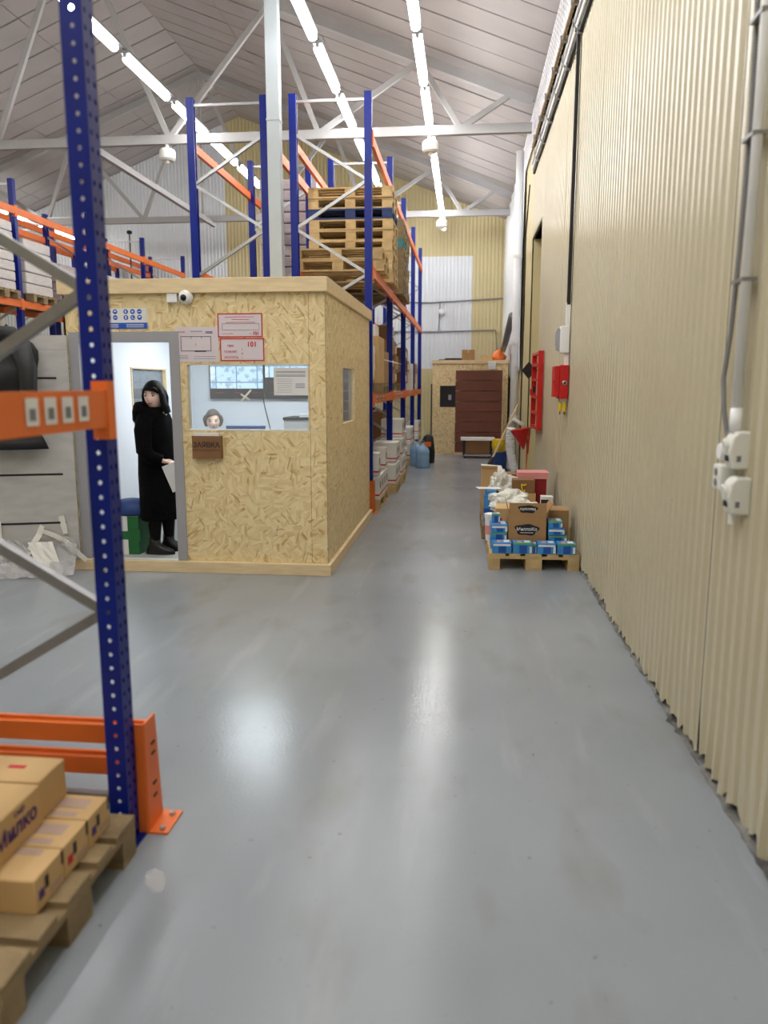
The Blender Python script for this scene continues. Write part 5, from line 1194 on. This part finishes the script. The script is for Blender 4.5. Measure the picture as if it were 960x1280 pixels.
for bay, (y0, cols, n, ms) in enumerate(((12.75, 2, 4, ('carton2', 'carton3')), (15.45, 2, 3, ('carton3', 'carton2')), (18.2, 2, 2, ('carton2', 'carton')))):
    pallet('pallet on the low beams of the %s rack bay' % ORD[bay+1], -1.68, y0+.6, Z1, PI/2, 'woodd')
    for cI in range(cols):
        for k in range(n - (cI if bay == 0 else 0)):
            a = y0+.05+cI*.56; z = Z1+.145+k*.235
            t = carton('brown carton, %s layer, %s column, low beams of the %s rack bay' % (lab_l[k], ('nearer', 'farther')[cI], ORD[bay+1]), -1.72, -1.20-.03*((k+cI) % 2), a, a+.53, z, z+.228, ms[(k+cI) % 2], 'cartons on the low rack beams')
            if (k+cI+bay) % 2: MB().box(.262, .264, -.15, .02, .04, .15).build('label', 'paper', t)
carton('white upright carton on the low beams of the third bay', -1.5, -1.14, 16.7, 16.95, Z1, 2.08, 'offw', tape=False)
# floor level: pallets of white red-striped boxes
def stripe_box(label, x0, x1, y0, y1, z0, z1):
    t = thing('white_box', label, 'box', ((x0+x1)/2, (y0+y1)/2, z0), 0, 'white red-striped boxes under the rack'); w, d, h = (x1-x0)/2, (y1-y0)/2, z1-z0
    MB().box(-w, w, -d, d, 0, h).build('body', 'offw', t, bevel=.012); MB().box(-w-.001, w+.001, -d-.001, d+.001, .035, .075).build('red_stripe', 'inkr', t, bevel=.012); MB().box(w, w+.0015, -d*.4, d*.4, h*.45, h*.75).build('print', 'inkg', t)
    return t
for pI, (py, nl) in enumerate(((10.55, 2), (11.95, 2), (13.1, 3), (14.3, 2), (16.3, 2), (19.0, 2))):
    wd = 'nearest the booth,second from the booth,third from the booth,fourth from the booth,fifth from the booth,farthest from the booth'.split(',')[pI]
    pallet('floor pallet of white boxes %s under the rack' % wd, -1.5 if pI in (0, 3, 4, 5) else -1.62, py, 0, PI/2 if pI in (0, 3, 4, 5) else 0)
    L = .58 if pI in (0, 3, 4, 5) else .38; xr = -1.11 if pI in (0, 3, 4, 5) else -1.03; n = 4 if L > .5 else 3
    for k in range(nl):
        for q in range(n):
            if k == nl-1 and q in ((1, 2) if pI == 0 else (0,)): continue
            ya = py-L+q*2*L/n
            stripe_box('white red-striped box, %s layer, %s along floor pallet %s' % (lab_l[k], ORD[q], wd), xr-.38, xr-.01*k, ya+.006, ya+2*L/n-.006, .146+k*.31, .146+k*.31+.3)
carton('large white carton on the second floor pallet under the rack', -1.6, -1.06, 12.45, 12.75, .77, 1.0, 'offw', tape=False) if False else None
# dark goods at the back under the low beams
for k, (y0, y1, z1) in enumerate(((10.1, 11.2, 1.2), (12.8, 13.6, 1.25), (15.5, 16.4, 1.1))):
    carton('dark brown stacked goods deep under the low beams of the %s bay' % ORD[k], -2.1, -1.66, y0, y1, .146, z1, 'carton3')
crumpled('black sack leaning on the goods under the low beams', (-1.5, 12.95, .98-.2), (.16, .2, .24), 31, 'jacket') if False else None
# wrapped loads
def wrapped(label, x0, x1, y0, y1, z0, h, m='wrap'):
    t = thing('wrapped_load', label, 'load', ((x0+x1)/2, (y0+y1)/2, z0), 0, 'film-wrapped pallet loads'); w, d = (x1-x0)/2, (y1-y0)/2
    n = max(3, int(h/.16)); b = MB()
    for k in range(n): b.box(-w+rnd.uniform(0, .012), w-rnd.uniform(0, .012), -d+rnd.uniform(0, .012), d-rnd.uniform(0, .012), h*k/n, h*(k+1)/n-.01)
    b.build('wrapped_layers', m, t, bevel=.02); return t
pallet('pallet under the mauve wrapped load on the inner rack', -2.95, 13.5, ZB, 0, 'woodd'); wrapped('mauve film-wrapped load seen behind the pallet stacks', -3.45, -2.48, 13.1, 13.9, ZB+.145, 1.75, 'wrapm')
pallet('pallet under the second mauve load on the inner rack', -2.95, 14.5, ZB, 0, 'woodd'); wrapped('second mauve wrapped load farther along the inner rack', -3.45, -2.5, 14.1, 14.9, ZB+.145, 1.6, 'wrapm')
for k, (y0, h, m, lab) in enumerate(((11.0, 1.15, 'wrap', 'white film-wrapped load at the left edge on the upper beams, nearer one'), (12.1, 1.15, 'wrap', 'white film-wrapped load at the left edge beside the blue upright'), (13.3, .95, 'wrap', 'white wrapped load just past the first blue upright at left'), (16.3, .75, 'wrap', 'white wrapped load showing over the booth roof'), (17.4, .8, 'wrapm', 'grey wrapped load over the booth roof near the end wall'), (14.5, .7, 'wrapm', 'low grey load in the second bay of the left rack'))):
    pallet('pallet under the ' + lab.replace('film-wrapped ', '').replace(' on the upper beams', '').replace(' at the left edge', ''), -8.25, y0+.45, ZB, 0, 'woodd'); wrapped(lab, -8.75, -7.74, y0, y0+.9, ZB+.145, h, m)
for k, (y0, z0, lab) in enumerate(((14.8, 3.36, 'dark boxes on the farthest left rack, near end'), (17.4, 3.36, 'dark boxes on the farthest left rack, far end'), (15.6, 3.36, 'middle dark boxes on the farthest left rack'))):
    carton(lab, -10.0, -9.2, y0, y0+.7, z0, z0+.8, 'carton3')
for k, (y0, z0) in enumerate(((10.8, 0), (13.5, 0), (16.2, 0))):
    pallet('floor pallet of the %s bay in the left rack' % ORD[k], -8.3, y0+.9, 0, 0, 'woodd'); wrapped('wrapped load on the floor in the %s bay of the left rack' % ORD[k], -8.8, -7.8, y0+.5, y0+1.3, .145, 1.5)
# dark pole with round head standing at the end wall, left
t = thing('warning_pole', 'thin dark pole with a round head near the end wall at left', 'pole', (-8.9, 20.4, 0)); MB().tube([(0, 0, 0), (0, 0, 5.55)], .02, 6).build('pole', 'rubber', t); MB().lathe([(.0, -.06), (.07, -.03), (.07, .03), (0, .06)], 12).build('head', 'rubber', t, (0, 0, 5.6))
# torn scrap on the floor by the near pallet
b = MB(); r_ = [(.0, 0), (.03, -.02), (.05, .03), (.045, .09), (.02, .12), (-.01, .1), (-.015, .05)]
tag(b.prism(r_, .0, .0015, 'z').build('plastic_scrap', 'film', None, (-1.0, 2.2, .001), (0, 0, .5)), 'small clear plastic scrap on the floor beside the near pallet', 'scrap')
